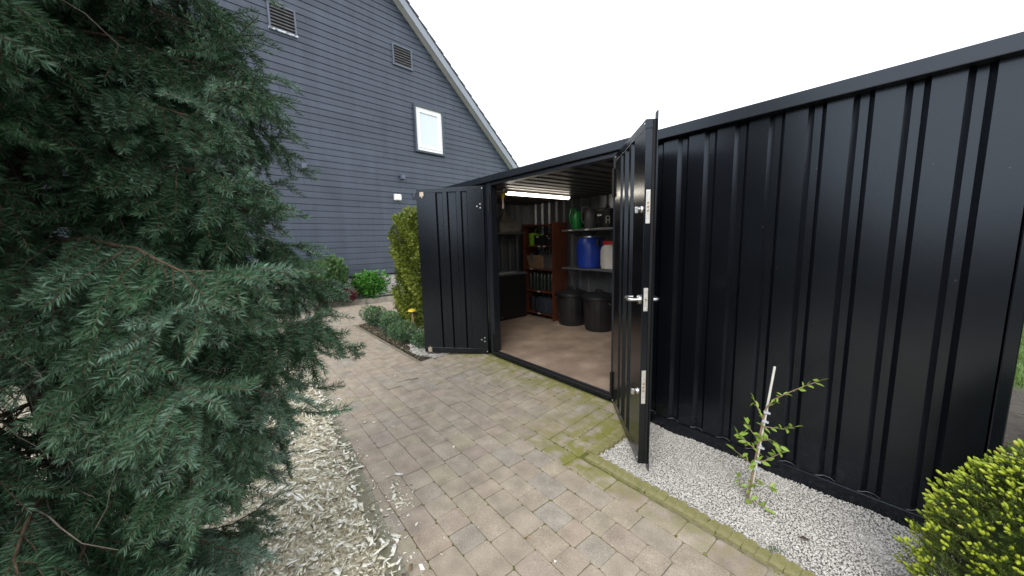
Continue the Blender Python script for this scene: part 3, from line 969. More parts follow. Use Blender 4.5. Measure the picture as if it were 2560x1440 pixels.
core = MB()
core.prism([(rake_l(ZE), 0.0), (rake_r(ZE), 0.0), (rake_r(ZE), ZE), (SA, ZA), (rake_l(ZE), ZE)], 0.004, 9.0, 'y')
core.build("wall", "siding_back", house)
BP = 0.1437
z = 0.664
row = 0
rj = random.Random(5)
while z < ZA - 0.05:
    z0, z1 = z, min(z + BP - 0.009, ZA - 0.01)
    sl0, sr0 = rake_l(max(z0, ZE)) + 0.003, rake_r(max(z0, ZE)) - 0.003
    sl1, sr1 = rake_l(max(z1, ZE)) + 0.003, rake_r(max(z1, ZE)) - 0.003
    cuts = []
    c = sl0 + rj.uniform(1.5, 5.5)
    while c < sr1 - 0.6:
        if c > sl1 + 0.6:
            cuts.append(c)
        c += 5.0
    es_ = [(sl0, sl1)] + [(c, c) for c in cuts] + [(sr0, sr1)]
    for (a0, a1), (b0, b1) in zip(es_[:-1], es_[1:]):
        ga = 0.0015
        y_in = rj.uniform(-0.0012, 0.0012)
        bmb = MB()
        P_ = [(a0 + ga, z0), (b0 - ga, z0), (b1 - ga, z1 - 0.012), (b1 - ga, z1), (a1 + ga, z1), (a1 + ga, z1 - 0.012)]
        # front face leans a little, top edge chamfered back
        fy_ = [-0.021, -0.021, -0.016, -0.010, -0.010, -0.016]
        vs_ = [(a_, fy_[i] + y_in, b_) for i, (a_, b_) in enumerate(P_)] + [(a_, 0.002, b_) for a_, b_ in P_]
        bmb.add(vs_, [(0, 1, 2, 5), (5, 2, 3, 4), (0, 6, 7, 1), (4, 3, 9, 10), (0, 5, 11, 6), (5, 4, 10, 11), (1, 7, 8, 2), (2, 8, 9, 3)])
        bmb.build("siding_board", "siding_paint", house)
    z += BP
    row += 1
pl_ = MB()
pl_.box(rake_l(ZE), rake_r(ZE), -0.012, 0.002, 0.0, 0.625)
plinth = pl_.build("plinth", "mortar", house)
bk = MB()
bk.box(-0.104, 0.104, -0.012, 0.004, -0.0255, 0.0255)
bk_me = bk.mesh("brick")
bk_me.materials.append(MAT["pale_brick"])
for c_ in range(10):
    s_ = -2.6 + (0.108 if c_ % 2 else 0.0)
    while s_ < 1.0:
        o = bpy.data.objects.new("brick", bk_me)
        COL.objects.link(o); o.parent = plinth
        o.location = (s_, -0.012 + rj.uniform(-0.002, 0.002), 0.034 + c_ * 0.0615)
        o.rotation_euler = (0, rj.gauss(0, 0.004), 0)
        s_ += 0.2175
rb_ = MB()
for c_ in range(10):
    for (e0, e1) in ((rake_l(ZE) + 0.2, -2.72), (1.02, rake_r(ZE) - 0.2)):
        s_ = e0 + (0.108 if c_ % 2 else 0.0)
        while s_ < e1:
            rb_.box(s_ - 0.104, s_ + 0.104, -0.024, -0.008, 0.0085 + c_ * 0.0615, 0.0595 + c_ * 0.0615)
            s_ += 0.2175
tag(rb_.build("hidden_bricks", "pale_brick", plinth), kind="stuff")
MB().box(rake_l(ZE), rake_r(ZE), -0.045, 0.0, 0.626, 0.660).build("base_trim", "void", house)


def along(d, u):
    """point on the right rake, d metres down from the apex, u metres square above the wall line"""
    return (SA + d * math.cos(TH) + u * math.sin(TH), ZA - d * math.sin(TH) + u * math.cos(TH))


LR = (ZA - ZE) / math.sin(TH) + 0.35
OV = 0.20
for side in (0, 1):
    def Q(d, u):
        s_, z_ = along(d, u)
        return (2 * SA - s_, z_) if side else (s_, z_)

    def strip(name, u0, u1, y0, y1, mat, d0=-0.05, d1=LR, bev=0.0):
        return MB().prism([Q(d0, u0), Q(d1, u0), Q(d1, u1), Q(d0, u1)], y0, y1, 'y').build(name, mat, house, bevel=bev)
    strip("soffit", 0.0, 0.018, -OV, 0.001, "soffit_paint", d0=0.0)
    strip("bargeboard", -0.015, 0.165, -OV - 0.024, -OV - 0.001, "barge_paint", d0=0.0)
    strip("verge_batten", 0.168, 0.186, -OV - 0.012, 0.0, "void", d0=0.15)
    roof = strip("roof", 0.03, 0.165, -OV + 0.01, 9.3, "roof_tile", d0=0.15)
    tl = MB()
    tl.prism([(0, 0.0), (0.36, 0.028), (0.36, 0.056), (0, 0.022)], -0.045, 0.27, 'y')
    tme = tl.mesh("roof_tile")
    tme.materials.append(MAT["roof_tile"])
    d = 0.1
    while d < LR - 0.05:
        s_, z_ = Q(d, 0.188)
        o = bpy.data.objects.new("roof_tile", tme)
        COL.objects.link(o); o.parent = house
        o.location = (s_, -OV + rj.uniform(-0.004, 0.004), z_)
        if side:
            o.rotation_euler = (0, 0, 0)
            o.scale = (-1, 1, 1)
            o.rotation_euler = (0, -TH, 0)
        else:
            o.rotation_euler = (0, TH, 0)
        d += 0.335


def vent(s0, s1, z0, z1, n_s, bottom_mat, lab):
    t = 0.035
    v = MB()
    v.box(s0, s0 + t, -0.05, -0.018, z0, z1); v.box(s1 - t, s1, -0.05, -0.018, z0, z1)
    v.box(s0 + t, s1 - t, -0.05, -0.018, z1 - t, z1)
    f_ = v.build("wall_vent", "vent_trim", house)
    f_["label"] = lab
    MB().box(s0 - 0.01, s1 + 0.01, -0.062, -0.018, z0 - 0.005, z0 + 0.032).build("sill", bottom_mat, f_)
    MB().box(s0 + t, s1 - t, -0.026, -0.022, z0 + 0.03, z1 - t).build("void_panel", "void", f_)
    hh = (z1 - z0 - t - 0.035) / n_s
    for i in range(n_s):
        zb = z0 + 0.036 + i * hh
        MB().add([(s0 + t, -0.048, zb), (s1 - t, -0.048, zb), (s1 - t, -0.030, zb + hh * 0.52), (s0 + t, -0.030, zb + hh * 0.52),
                  (s0 + t, -0.044, zb - 0.004), (s1 - t, -0.044, zb - 0.004), (s1 - t, -0.027, zb + hh * 0.50), (s0 + t, -0.027, zb + hh * 0.50)],
                 [(0, 1, 2, 3), (4, 7, 6, 5), (0, 4, 5, 1), (3, 2, 6, 7), (0, 3, 7, 4), (1, 5, 6, 2)]).build("slat", "vent_slat", f_)


vent(-2.285, -1.765, 5.895, 6.42, 7, "flaked_paint", "wall vent with flaking white paint on its sill")
vent(0.49, 1.065, 6.09, 6.61, 7, "vent_trim", "square louvred wall vent under the roof slope")
# white window
w0, w1, y0_, y1_ = 1.015, 1.99, 3.985, 5.24
wf = MB()
for (a_, b_, c_, d_) in ((w0, w0 + 0.05, y0_ + 0.05, y1_ - 0.045), (w1 - 0.05, w1, y0_ + 0.05, y1_ - 0.045), (w0, w1, y1_ - 0.045, y1_), (w0 - 0.01, w1 + 0.02, y0_, y0_ + 0.05)):
    wf.box(a_, b_, -0.085, -0.018, c_, d_)
win = wf.build("window", "siding_paint", house)
win["label"] = "small white framed window under the roof slope"
fr_ = MB()
a0, a1, b0, b1 = w0 + 0.05, w1 - 0.05, y0_ + 0.05, y1_ - 0.045
for (p0, p1, q0, q1) in ((a0, a0 + 0.075, b0, b1), (a1 - 0.075, a1, b0, b1), (a0 + 0.075, a1 - 0.075, b0, b0 + 0.075), (a0 + 0.075, a1 - 0.075, b1 - 0.085, b1)):
    fr_.box(p0, p1, -0.052, -0.020, q0, q1)
fr_.build("frame", "white_pvc", win, bevel=0.004)
i0, i1, j0, j1 = a0 + 0.075, a1 - 0.075, b0 + 0.075, b1 - 0.085
sa_ = MB()
for (p0, p1, q0, q1) in ((i0, i0 + 0.055, j0, j1), (i1 - 0.07, i1, j0, j1), (i0 + 0.055, i1 - 0.07, j0, j0 + 0.06), (i0 + 0.055, i1 - 0.07, j1 - 0.05, j1)):
    sa_.box(p0, p1, -0.064, -0.028, q0, q1)
sa_.build("sash", "white_pvc", win, bevel=0.004)
MB().box(i0 + 0.05, i1 - 0.065, -0.042, -0.036, j0 + 0.055, j1 - 0.045).build("pane", "sky_painted_glass", win)
# fittings on the wall
for (s_, z_, lab) in ((-1.905, 3.205, "small grey wall spotlight nearest the tree"), (0.535, 3.235, "small grey wall spotlight below the white window")):
    sp = thing("wall_spotlight", lab, "wall light", (0, 0, 0), 0, "grey wall spotlights")
    # world place on the wall face
    wx = HP[0] + math.cos(HA) * s_ - math.sin(HA) * (-0.02)
    wy = HP[1] + math.sin(HA) * s_ + math.cos(HA) * (-0.02)
    sp.location = (wx, wy, z_ - 0.06); sp.rotation_euler = (0, 0, HA)
    MB().box(-0.05, 0.05, -0.11, -0.012, 0, 0.115).build("lamp_body", "vent_trim", sp, bevel=0.006)
    MB().box(-0.035, 0.035, -0.012, 0.0, 0.02, 0.10).build("wall_plate", "black_plastic", sp)
    MB().lathe([(0.036, 0), (0.036, 0.01)], 14, (0, -0.06, -0.009)).build("lens", "void", sp)
s_, z_ = 0.355, 2.60
ob = thing("junction_box", "white weatherproof box on the siding above the hedge", "wall box",
           (HP[0] + math.cos(HA) * s_ + math.sin(HA) * 0.02, HP[1] + math.sin(HA) * s_ - math.cos(HA) * 0.02, z_), HA)
MB().box(-0.095, 0.095, -0.075, 0.0, 0.0, 0.165).build("cover", "white_pvc", ob, bevel=0.012)
MB().box(-0.085, 0.085, -0.095, -0.076, 0.012, 0.150).build("flap", "white_pvc", ob, bevel=0.008)
s_, z_ = 0.93, 2.72
ov = thing("dark_wall_box", "small dark box on the siding by the left door's top corner", "wall box",
           (HP[0] + math.cos(HA) * s_ + math.sin(HA) * 0.02, HP[1] + math.sin(HA) * s_ - math.cos(HA) * 0.02, z_), HA)
MB().box(-0.07, 0.07, -0.05, 0.0, 0.0, 0.135).build("housing", "vent_trim", ov, bevel=0.006)
for i in range(4):
    MB().box(-0.055, 0.055, -0.058, -0.05, 0.02 + i * 0.027, 0.035 + i * 0.027).build("louvre", "void", ov)

# kerb and bed along the house
kerb = thing("house_kerb", "low weathered concrete kerb before the plants at the house wall", "kerb", (-9.28, 1.7, 0), 0)
ka = math.atan2(0.31, 1.33)
k_me = MB().box(-0.05, 0.05, 0.003, 0.997, -0.08, 0.125).mesh("kerb_stone")
k_me.materials.append(MAT["concrete"])
for i in range(-2, 4):
    o = bpy.data.objects.new("kerb_stone", k_me)
    COL.objects.link(o); o.parent = kerb
    o.location = (math.sin(ka) * i, math.cos(ka) * i, 0); o.rotation_euler = (0, 0, -ka)
    bv = o.modifiers.new("bevel", 'BEVEL'); bv.width = 0.008; bv.segments = 2
hb = MB()
hb.add([(-9.3 - 0.6, -1.0, 0.09), (-9.9, 5.2, 0.09), (-8.3, 5.2, 0.09), (-8.62, 4.6, 0.09), (-9.3, 1.7, 0.09), (-9.8, -0.3, 0.09)][::-1], [tuple(range(6))])
tag(hb.build("house_bed", "soil"), kind="structure")

# ------------------------------------------------------------------ black storage container
XL, XR, YF, YB, ZT = -5.15, 0.208, 2.5, 4.65, 2.2
JL, JR = -3.43, -1.757           # door opening
box_ = thing("storage_container", "long black corrugated steel storage container with its double doors open", "container", (-2.45, 3.5, 0))
CO = Vector(box_.location)


def cpart(mb, name, mat, bevel=0.0, smooth=False):
    return mb.build(name, mat, box_, bevel, smooth, loc=-CO)


GR, GW, GF, GD = 0.176, 0.076, 0.032, 0.024


def sheet_profile(x0, x1, phase, flat, depth):
    """corrugated line from x0 to x1: (x, offset)"""
    sl = (GW - GF) / 2
    pts = [(x0, flat)]
    k = math.floor((x0 - phase) / GR) - 1
    while True:
        gx = phase + k * GR
        if gx > x1 - GW - 0.005:
            break
        if gx > x0 + 0.005:
            pts += [(gx, flat), (gx + sl, flat + depth), (gx + sl + GF, flat + depth), (gx + GW, flat)]
        k += 1
    pts.append((x1, flat))
    return pts


def corrugated(pts, a0, a1, th, kind):
    mb = MB()
    k = len(pts)
    def mk(off):
        out = []
        for (u, w) in pts:
            for a in (a0, a1):
                w_ = w + off
                out.append({'front': (u, w_, a), 'end': (w_, u, a), 'roof': (u, a, w_)}[kind])
        return out
    va, vb = mk(0), mk(th)
    f_ = [(2 * i, 2 * i + 2, 2 * i + 3, 2 * i + 1) for i in range(k - 1)]
    mb.add(va, f_)
    mb.add(vb, [q[::-1] for q in f_])
    return mb


PH = -0.024
cpart(corrugated(sheet_profile(-1.69, 0.163, PH, 2.512, GD), 0.07, 2.17, 0.004, 'front'), "wall_sheet", "black_paint")["label"] = "ribbed black wall sheet between the doors and the corner"
cpart(corrugated(sheet_profile(XL + 0.04, -3.52, PH, 2.512, GD), 0.07, 2.17, 0.004, 'front'), "wall_sheet", "black_paint")["label"] = "ribbed black wall sheet behind the left door"
cpart(corrugated(sheet_profile(2.58, YB - 0.04, 2.6, XR - 0.012, -GD), 0.07, 2.17, -0.004, 'end'), "end_sheet", "black_paint")
cpart(corrugated(sheet_profile(2.58, YB - 0.04, 2.6, XL + 0.012, GD), 0.07, 2.17, 0.004, 'end'), "end_sheet", "black_paint")
cpart(corrugated(sheet_profile(XL, XR, PH, YB - 0.012, -GD), 0.07, 2.17, 0.004, 'front'), "back_sheet", "black_paint")
# inside skins
cpart(corrugated(sheet_profile(XL + 0.05, XR - 0.05, PH + 0.03, 4.56, 0.028), 0.10, 2.12, 0.004, 'front'), "inner_back_sheet", "inner_sheet")
cpart(corrugated(sheet_profile(2.56, 4.56, 2.63, XL + 0.055, -0.028), 0.10, 2.12, -0.004, 'end'), "inner_end_sheet", "inner_sheet")
cpart(corrugated(sheet_profile(2.56, 4.56, 2.63, XR - 0.055, 0.028), 0.10, 2.12, 0.004, 'end'), "inner_end_sheet", "inner_sheet")
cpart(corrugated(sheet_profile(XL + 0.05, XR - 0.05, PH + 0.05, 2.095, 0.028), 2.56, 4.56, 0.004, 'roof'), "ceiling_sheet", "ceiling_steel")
MBr = MB(); MBr.box(XL, XR, 2.52, YB - 0.02, 2.135, 2.175)
cpart(MBr, "roof_sheet", "frame_paint")
cpart(MB().box(XL + 0.02, XR - 0.02, 2.545, YB - 0.03, 0.06, 0.11), "floor", "floor_board")
# frame
cpart(MB().box(XL - 0.02, XR + 0.022, 2.452, 2.51, 2.13, 2.2), "fascia", "frame_paint", 0.004)
cpart(MB().box(XL - 0.02, XR + 0.022, YB - 0.02, YB + 0.03, 2.13, 2.2), "fascia", "frame_paint", 0.004)
cpart(MB().box(XR - 0.02, XR + 0.022, 2.512, YB - 0.022, 2.13, 2.2), "fascia", "frame_paint", 0.004)
cpart(MB().box(XL - 0.02, XL + 0.02, 2.512, YB - 0.022, 2.13, 2.2), "fascia", "frame_paint", 0.004)
cpart(MB().box(0.1685, XR, YF + 0.004, 2.57, -0.04, 2.128), "corner_post", "black_paint", 0.004)
cpart(MB().box(XL, XL + 0.04, YF, 2.57, -0.04, 2.128), "corner_post", "black_paint", 0.004)
cpart(MB().box(XL, XL + 0.04, YB - 0.05, YB, -0.04, 2.128), "corner_post", "black_paint", 0.004)
cpart(MB().box(0.1685, XR, YB - 0.05, YB, -0.04, 2.128), "corner_post", "black_paint", 0.004)
cpart(MB().box(-1.69, 0.1665, YF, 2.56, -0.06, 0.085), "base_rail", "black_paint", 0.004)
cpart(MB().box(XL + 0.04, -3.517, YF, 2.56, -0.06, 0.085), "base_rail", "black_paint", 0.004)
cpart(MB().box(XR - 0.05, XR - 0.002, 2.572, YB - 0.052, -0.06, 0.085), "base_rail", "black_paint", 0.004)
cpart(MB().box(-3.515, JL, 2.484, 2.575, -0.02, 2.128), "door_jamb", "frame_paint", 0.003)
cpart(MB().box(JR, -1.692, 2.484, 2.575, -0.02, 2.128), "door_jamb", "frame_paint", 0.003)
cpart(MB().box(JL + 0.001, JR - 0.001, 2.49, 2.57, 2.092, 2.127), "door_lintel", "frame_paint", 0.003)
thr = MB().box(JL + 0.001, JR - 0.001, 2.478, 2.543, -0.02, 0.094)
threshold = cpart(thr, "threshold", "black_paint", 0.006)
s2 = MB(); s2.tube([(JL + 0.004, 2.488, 0.100), (JR - 0.004, 2.488, 0.100)], 0.010, 8); s2.build("rubber_seal", "gasket", threshold, smooth=True)
s2 = MB(); s2.tube([(JL + 0.004, 2.528, 0.104), (JR - 0.004, 2.528, 0.104)], 0.012, 8); s2.build("rubber_seal", "gasket", threshold, smooth=True)
cpart(MB().box(-1.70, -1.615, 2.455, 2.497, -0.05, 0.055), "footing_block", "concrete", 0.003)
# pale sealant line where the ribs meet the base rail
k = 0
while PH - k * GR > -1.62:
    gx = PH - k * GR
    sb = MB(); sb.tube([(gx - 0.012, 2.509, 0.087), (gx + 0.003, 2.511, 0.089), (gx + 0.022, 2.531, 0.0905), (gx + 0.052, 2.531, 0.0905), (gx + 0.074, 2.512, 0.087)], 0.0018, 5)
    cpart(sb, "sealant", "sealant_bead")
    k += 1
for k in range(6):
    sc_ = MB(); sc_.lathe([(0.0, -0.004), (0.009, -0.002), (0.009, 0.002), (0.0, 0.005)], 10, (-4.05 + k * 0.235, 4.552, 2.075))
    cpart(sc_, "bolt_head", "screw_metal")

# ------------------------------------------------------------------ doors
DW, DZ0, DZ1 = 0.835, 0.062, 2.10


def make_door(hinge, ang, sgn, lab):
    def P_(s_, dep, z_):
        return (s_, sgn * dep, z_)
    prof = [(0.0, 0.0)]
    for c, hw_ in ((0.238, 0.040), (0.392, 0.058), (0.548, 0.045)):
        prof += [(c - hw_, 0.0), (c - hw_ + 0.012, 0.028), (c + hw_ - 0.012, 0.028), (c + hw_, 0.0)]
    prof += [(DW, 0.0), (DW, 0.05), (0.0, 0.05)]
    mb = MB()
    mb.prism([(a_, sgn * b_) for a_, b_ in prof], DZ0 + 0.066, DZ1 - 0.05)
    leaf = mb.build("door", "door_paint", box_, 0.0015, loc=Vector(hinge) - CO)
    leaf.rotation_euler = (0, 0, ang)
    leaf["label"] = lab

    def sub(m_, nm, mat, bev=0.0, smooth=False):
        return m_.build(nm, mat, leaf, bev, smooth)

    def bx(s0, s1, d0, d1, z0, z1):
        ya, yb = sorted((sgn * d0, sgn * d1))
        return MB().box(s0, s1, ya, yb, z0, z1)
    sub(bx(0, DW, -0.0015, 0.05, DZ0, DZ0 + 0.0655), "bottom_rail", "door_paint", 0.002)
    sub(bx(0, DW, -0.0015, 0.05, DZ1 - 0.0495, DZ1), "top_rail", "door_paint", 0.002)
    return leaf, sub, bx


def screw(sub, s_, sgn, z_, r=0.006, dep=-0.003, mat="screw_metal"):
    m_ = MB()
    m_.tube([(s_, sgn * 0.002, z_), (s_, sgn * dep, z_)], [r, r * 0.8], 10)
    return sub(m_, "screw", mat)


LH, LANG = (-3.545, 2.462, 0.0), math.atan2(-0.545, -0.62)
ldoor, lsub, lbx = make_door(LH, LANG, -1, "left door swung wide open showing its ribbed inner face")
for (z0, z1, pin) in ((2.008, 2.062, -1), (0.070, 0.128, 1)):
    b_ = lsub(lbx(0.735, 0.785, -0.016, -0.002, z0, z1), "flush_bolt", "latch_metal", 0.003)
    zz = z0 - 0.018 if pin < 0 else z1
    lsub(lbx(0.753, 0.763, -0.014, -0.005, zz, zz + 0.018), "bolt_pin", "stainless", 0.001)
for zc in (1.872, 0.245):
    for (ds, dz) in ((0.035, 0.022), (0.035, -0.022), (0.075, -0.004)):
        screw(lsub, ds + 0.005, -1, zc + dz, 0.009, -0.006)
for zc in (2.075, 0.092):
    screw(lsub, 0.012, -1, zc, 0.007, -0.005)
for zc in (1.89, 0.22):
    cpart(MB().box(-3.452, -3.434, 2.462, 2.482, zc - 0.11, zc + 0.11), "hinge", "gasket", 0.002)
    cpart(MB().box(JR + 0.004, JR + 0.022, 2.462, 2.482, zc - 0.11, zc + 0.11), "hinge", "gasket", 0.002)

RH, RANG = (-1.722, 2.462, 0.0), math.atan2(-0.597, 0.616)
rdoor, rsub, rbx = make_door(RH, RANG, 1, "right door swung wide open with lever handle and steel lock plates")
rsub(rbx(DW - 0.012, DW + 0.034, 0.0505, 0.056, DZ0 - 0.03, DZ1 + 0.035), "overlap_flange", "door_paint", 0.0015)
rsub(rbx(DW + 0.0005, DW + 0.006, 0.038, 0.05, DZ0 + 0.004, DZ1 - 0.004), "edge_seal", "gasket")
for (z0, z1, nb) in ((1.535, 1.722, 3), (1.028, 1.165, 1), (0.456, 0.665, 3)):
    pl2 = rsub(rbx(DW, DW + 0.003, 0.009, 0.033, z0, z1), "lock_plate", "zinc_plate", 0.001)
    zc = (z0 + z1) / 2
    for q in range(nb):
        m_ = MB(); zz = zc + (nb - 1) * 0.011 - q * 0.022
        m_.tube([(DW + 0.003, 0.021, zz), (DW + 0.0065, 0.021, zz)], [0.0068, 0.0055], 12)
        rsub(m_, "lock_bolt", "brass")
    for zz in (z0 + 0.013, z1 - 0.013):
        m_ = MB(); m_.tube([(DW + 0.003, 0.021, zz), (DW + 0.0042, 0.021, zz)], [0.004, 0.003], 8)
        rsub(m_, "plate_screw", "screw_metal")
HS, HZ = DW - 0.052, 1.088
for face, s_n in ((-1, "inner"), (1, "outer")):
    d0 = 0.0 if face < 0 else 0.05
    m_ = MB(); m_.tube([(HS, d0 + face * 0.0, HZ), (HS, d0 + face * 0.010, HZ)], [0.027, 0.026], 24)
    rsub(m_, "handle_rose", "stainless", smooth=True)
    pts = [(HS, d0 + face * 0.008, HZ), (HS, d0 + face * 0.042, HZ)]
    for k in range(1, 6):
        t_ = k / 5 * math.pi / 2
        pts.append((HS - 0.022 + 0.022 * math.cos(t_), d0 + face * (0.042 + 0.020 * math.sin(t_)), HZ))
    pts.append((HS - 0.085, d0 + face * 0.062, HZ))
    for k in range(1, 6):
        t_ = k / 5 * math.pi / 2
        pts.append((HS - 0.085 - 0.024 * math.sin(t_), d0 + face * (0.062 - 0.022 * (1 - math.cos(t_))), HZ))
    pts.append((HS - 0.109, d0 + face * 0.012, HZ))
    m_ = MB(); m_.tube(pts, 0.0095, 12)
    rsub(m_, "lever_handle", "stainless", smooth=True)
for zc in (1.617, 0.517):
    m_ = MB(); m_.tube([(HS + 0.004, 0.0, zc), (HS + 0.004, -0.008, zc)], [0.020, 0.018], 20)
    rsub(m_, "lock_rose", "stainless", smooth=True)
    m_ = MB(); m_.tube([(HS + 0.004, -0.008, zc + 0.004), (HS + 0.004, -0.022, zc + 0.004)], [0.010, 0.010], 12)
    m_.box(HS - 0.008, HS + 0.016, -0.040, -0.020, zc - 0.020, zc + 0.016)
    rsub(m_, "thumb_turn", "stainless", 0.003)
for zz in (DZ0 + 0.03, DZ1 - 0.022):
    for ss in (0.012, DW - 0.02):
        screw(rsub, ss, 1, zz, 0.005, -0.004)

# ------------------------------------------------------------------ inside the container
lamp = thing("tube_light", "lit warm batten tube light under the container ceiling", "light", (-3.63, 3.46, 2.094))
MB().box(-0.030, 0.030, -0.585, 0.585, -0.028, 0.0).build("housing", "white_plastic", lamp, 0.006)
dm = MB()
pr = []
for k in range(9):
    t_ = math.pi + math.pi * k / 8
    pr.append((0.034 * math.cos(t_), -0.028 + 0.034 * math.sin(t_)))
dm.prism([(a_, b_) for a_, b_ in pr], -0.575, 0.575, 'y')
dm.build("diffuser", "tube_glow", lamp, 0.012, smooth=True)
for yy in (-0.589, 0.577):
    MB().box(-0.033, 0.033, yy, yy + 0.012, -0.05, -0.001).build("end_cap", "white_plastic", lamp, 0.003)

# redwood bookcase
bc = thing("bookcase", "reddish brown wooden bookcase against the container's back wall", "bookcase", (-4.44, 4.33, 0.11))
BX0, BX1, BY0, BY1 = -0.37, 0.37, -0.175, 0.175
MB().box(BX0, BX0 + 0.022, BY0, BY1, 0, 1.62).build("side_panel", "redwood", bc, 0.002)
MB().box(BX1 - 0.022, BX1, BY0, BY1, 0, 1.62).build("side_panel", "redwood", bc, 0.002)
SH = [0.095, 0.478, 0.858, 1.248]
for zz in SH + [1.596]:
    sh_ = MB().box(BX0 + 0.023, BX1 - 0.023, BY0 + 0.004, BY1 - 0.002, zz - 0.022, zz).build("shelf", "redwood", bc, 0.002)
    spots = {SH[3]: (0.04, 0.17), SH[2]: (-0.16,), SH[1]: (0.02,), SH[0]: (0.02,)}.get(zz, ())
    for sx_ in spots:
        MB().box(sx_ - 0.03, sx_ + 0.03, BY0 + 0.002, BY0 + 0.0035, zz - 0.019, zz - 0.003).build("shelf_label", "paper_label", sh_)


def shelf_thing(name, label, cat, x, y, z, group=None, rz=0.0):
    return thing(name, label, cat, (x, y, z), rz, group)


zb = 0.11
t = shelf_thing("lime_pot", "lime green bucket on the bookcase's top shelf", "bucket", -4.655, 4.26, zb + SH[3])
MB().lathe([(0.058, 0), (0.062, 0.004), (0.080, 0.20), (0.084, 0.20), (0.084, 0.212), (0.076, 0.212), (0.056, 0.01)], 24).build("bucket_wall", "lime_plastic", t, smooth=True)
m_ = MB(); m_.tube([(0.03, 0, 0.12), (0.055, 0.01, 0.25), (0.085, 0.02, 0.30)], [0.012, 0.014, 0.028], 10)
m_.build("scoop_handle", "grey_plastic", t, smooth=True)
t = shelf_thing("black_box", "black lidded box with lime lid beside the lime bucket", "box", -4.44, 4.30, zb + SH[3])
MB().box(-0.11, 0.10, -0.11, 0.12, 0, 0.17).build("box_body", "black_plastic", t, 0.008)
MB().box(-0.12, 0.11, -0.12, 0.13, 0.171, 0.19).build("lid", "lime_plastic", t, 0.006)
MB().box(-0.05, 0.0, -0.1125, -0.111, 0.135, 0.155).build("label_sticker", "paper_label", t)
t = shelf_thing("black_crate", "black crate with two white buttons on the bookcase's top shelf", "crate", -4.22, 4.30, zb + SH[3])
MB().box(-0.10, 0.11, -0.11, 0.12, 0, 0.20).build("crate_body", "black_plastic", t, 0.01)
for bx_, bz_ in ((-0.01, 0.155), (0.03, 0.115)):
    m_ = MB(); m_.tube([(bx_, -0.111, bz_), (bx_, -0.118, bz_)], [0.009, 0.007], 10); m_.build("button", "white_plastic", t)
t = shelf_thing("canvas_basket", "tan canvas basket with blue cloth on the bookcase", "basket", -4.50, 4.30, zb + SH[2])
m_ = MB()
m_.add([(-0.20, -0.10, 0), (0.15, -0.10, 0), (0.15, 0.12, 0), (-0.20, 0.12, 0), (-0.24, -0.14, 0.225), (0.17, -0.14, 0.235), (0.17, 0.14, 0.23), (-0.24, 0.14, 0.22),
        (-0.21, -0.11, 0.20), (0.14, -0.11, 0.20), (0.14, 0.11, 0.20), (-0.21, 0.11, 0.20)],
       [(0, 3, 2, 1), (0, 1, 5, 4), (1, 2, 6, 5), (2, 3, 7, 6), (3, 0, 4, 7), (4, 5, 9, 8), (5, 6, 10, 9), (6, 7, 11, 10), (7, 4, 8, 11), (8, 9, 10, 11)])
m_.build("basket_body", "canvas_tan", t, 0.01)
m_ = MB(); m_.add([(-0.12, -0.145, 0.24), (-0.05, -0.148, 0.245), (-0.03, -0.10, 0.26), (-0.11, -0.08, 0.26), (-0.085, -0.143, 0.115), (-0.065, -0.143, 0.14), (-0.12, -0.139, 0.236), (-0.05, -0.141, 0.24)],
                  [(0, 1, 2, 3), (0, 4, 5, 1), (6, 7, 5, 4), (0, 6, 4), (1, 5, 7)])
m_.build("draped_cloth", "denim_cloth", t)
for k in range(3):
    m_ = MB(); m_.tube([(-0.15 + 0.1 * k, 0, 0.20), (-0.12 + 0.1 * k, -0.03, 0.285), (-0.06 + 0.1 * k, 0, 0.30), (-0.02 + 0.09 * k, 0.03, 0.21)], 0.006, 6)
    m_.build("cable_loop", "black_plastic", t, smooth=True)
t = shelf_thing("grey_box", "small grey box beside the canvas basket", "box", -4.22, 4.30, zb + SH[2])
MB().box(-0.09, 0.10, -0.12, 0.12, 0, 0.215).build("box_body", "grey_plastic", t, 0.008)
MB().box(-0.095, 0.105, -0.125, 0.125, 0.216, 0.232).build("lid", "grey_plastic", t, 0.004)
for k in range(7):
    xk = -4.725 + k * 0.088
    t = shelf_thing("tall_canister", "%s tall dark canister from the left in the bookcase row" % ("first", "second", "third", "fourth", "fifth", "sixth", "seventh")[k], "canister", xk, 4.26 + 0.01 * (k % 2), zb + SH[1], "dark canisters in a row on the bookcase")
    hgt = 0.285 + 0.02 * ((k * 3) % 4) / 3
    MB().lathe([(0.036, 0), (0.039, 0.006), (0.039, hgt - 0.05), (0.030, hgt - 0.02), (0.022, hgt - 0.018)], 16).build("canister_body", "dark_green_plastic", t, smooth=True)
    MB().lathe([(0.023, hgt - 0.018), (0.024, hgt), (0.020, hgt + 0.006)], 12).build("cap", "black_plastic", t, smooth=True)
t = shelf_thing("cloth_bag", "dark navy cloth bag with handle loops on the bookcase's lowest shelf", "bag", -4.37, 4.27, zb + SH[0])
m_ = MB()
pf = [(0.20, 0.0), (0.235, 0.03), (0.24, 0.14), (0.21, 0.23), (0.15, 0.262), (0.0, 0.27)]
m_.lathe(pf, 18, (0, 0, 0), 1.0, 0.52)
m_.build("bag_body", "navy_cloth", t, smooth=True)
for dx in (-0.05, 0.03):
    m_ = MB(); m_.tube([(dx - 0.045, -0.118, 0.05), (dx - 0.035, -0.128, 0.16), (dx, -0.112, 0.24), (dx + 0.035, -0.128, 0.16), (dx + 0.045, -0.118, 0.05)], 0.008, 7)
    m_.build("handle_loop", "navy_cloth", t, smooth=True)
t = shelf_thing("dark_pot", "dark plant pot left of the navy bag on the lowest shelf", "pot", -4.69, 4.28, zb + SH[0])
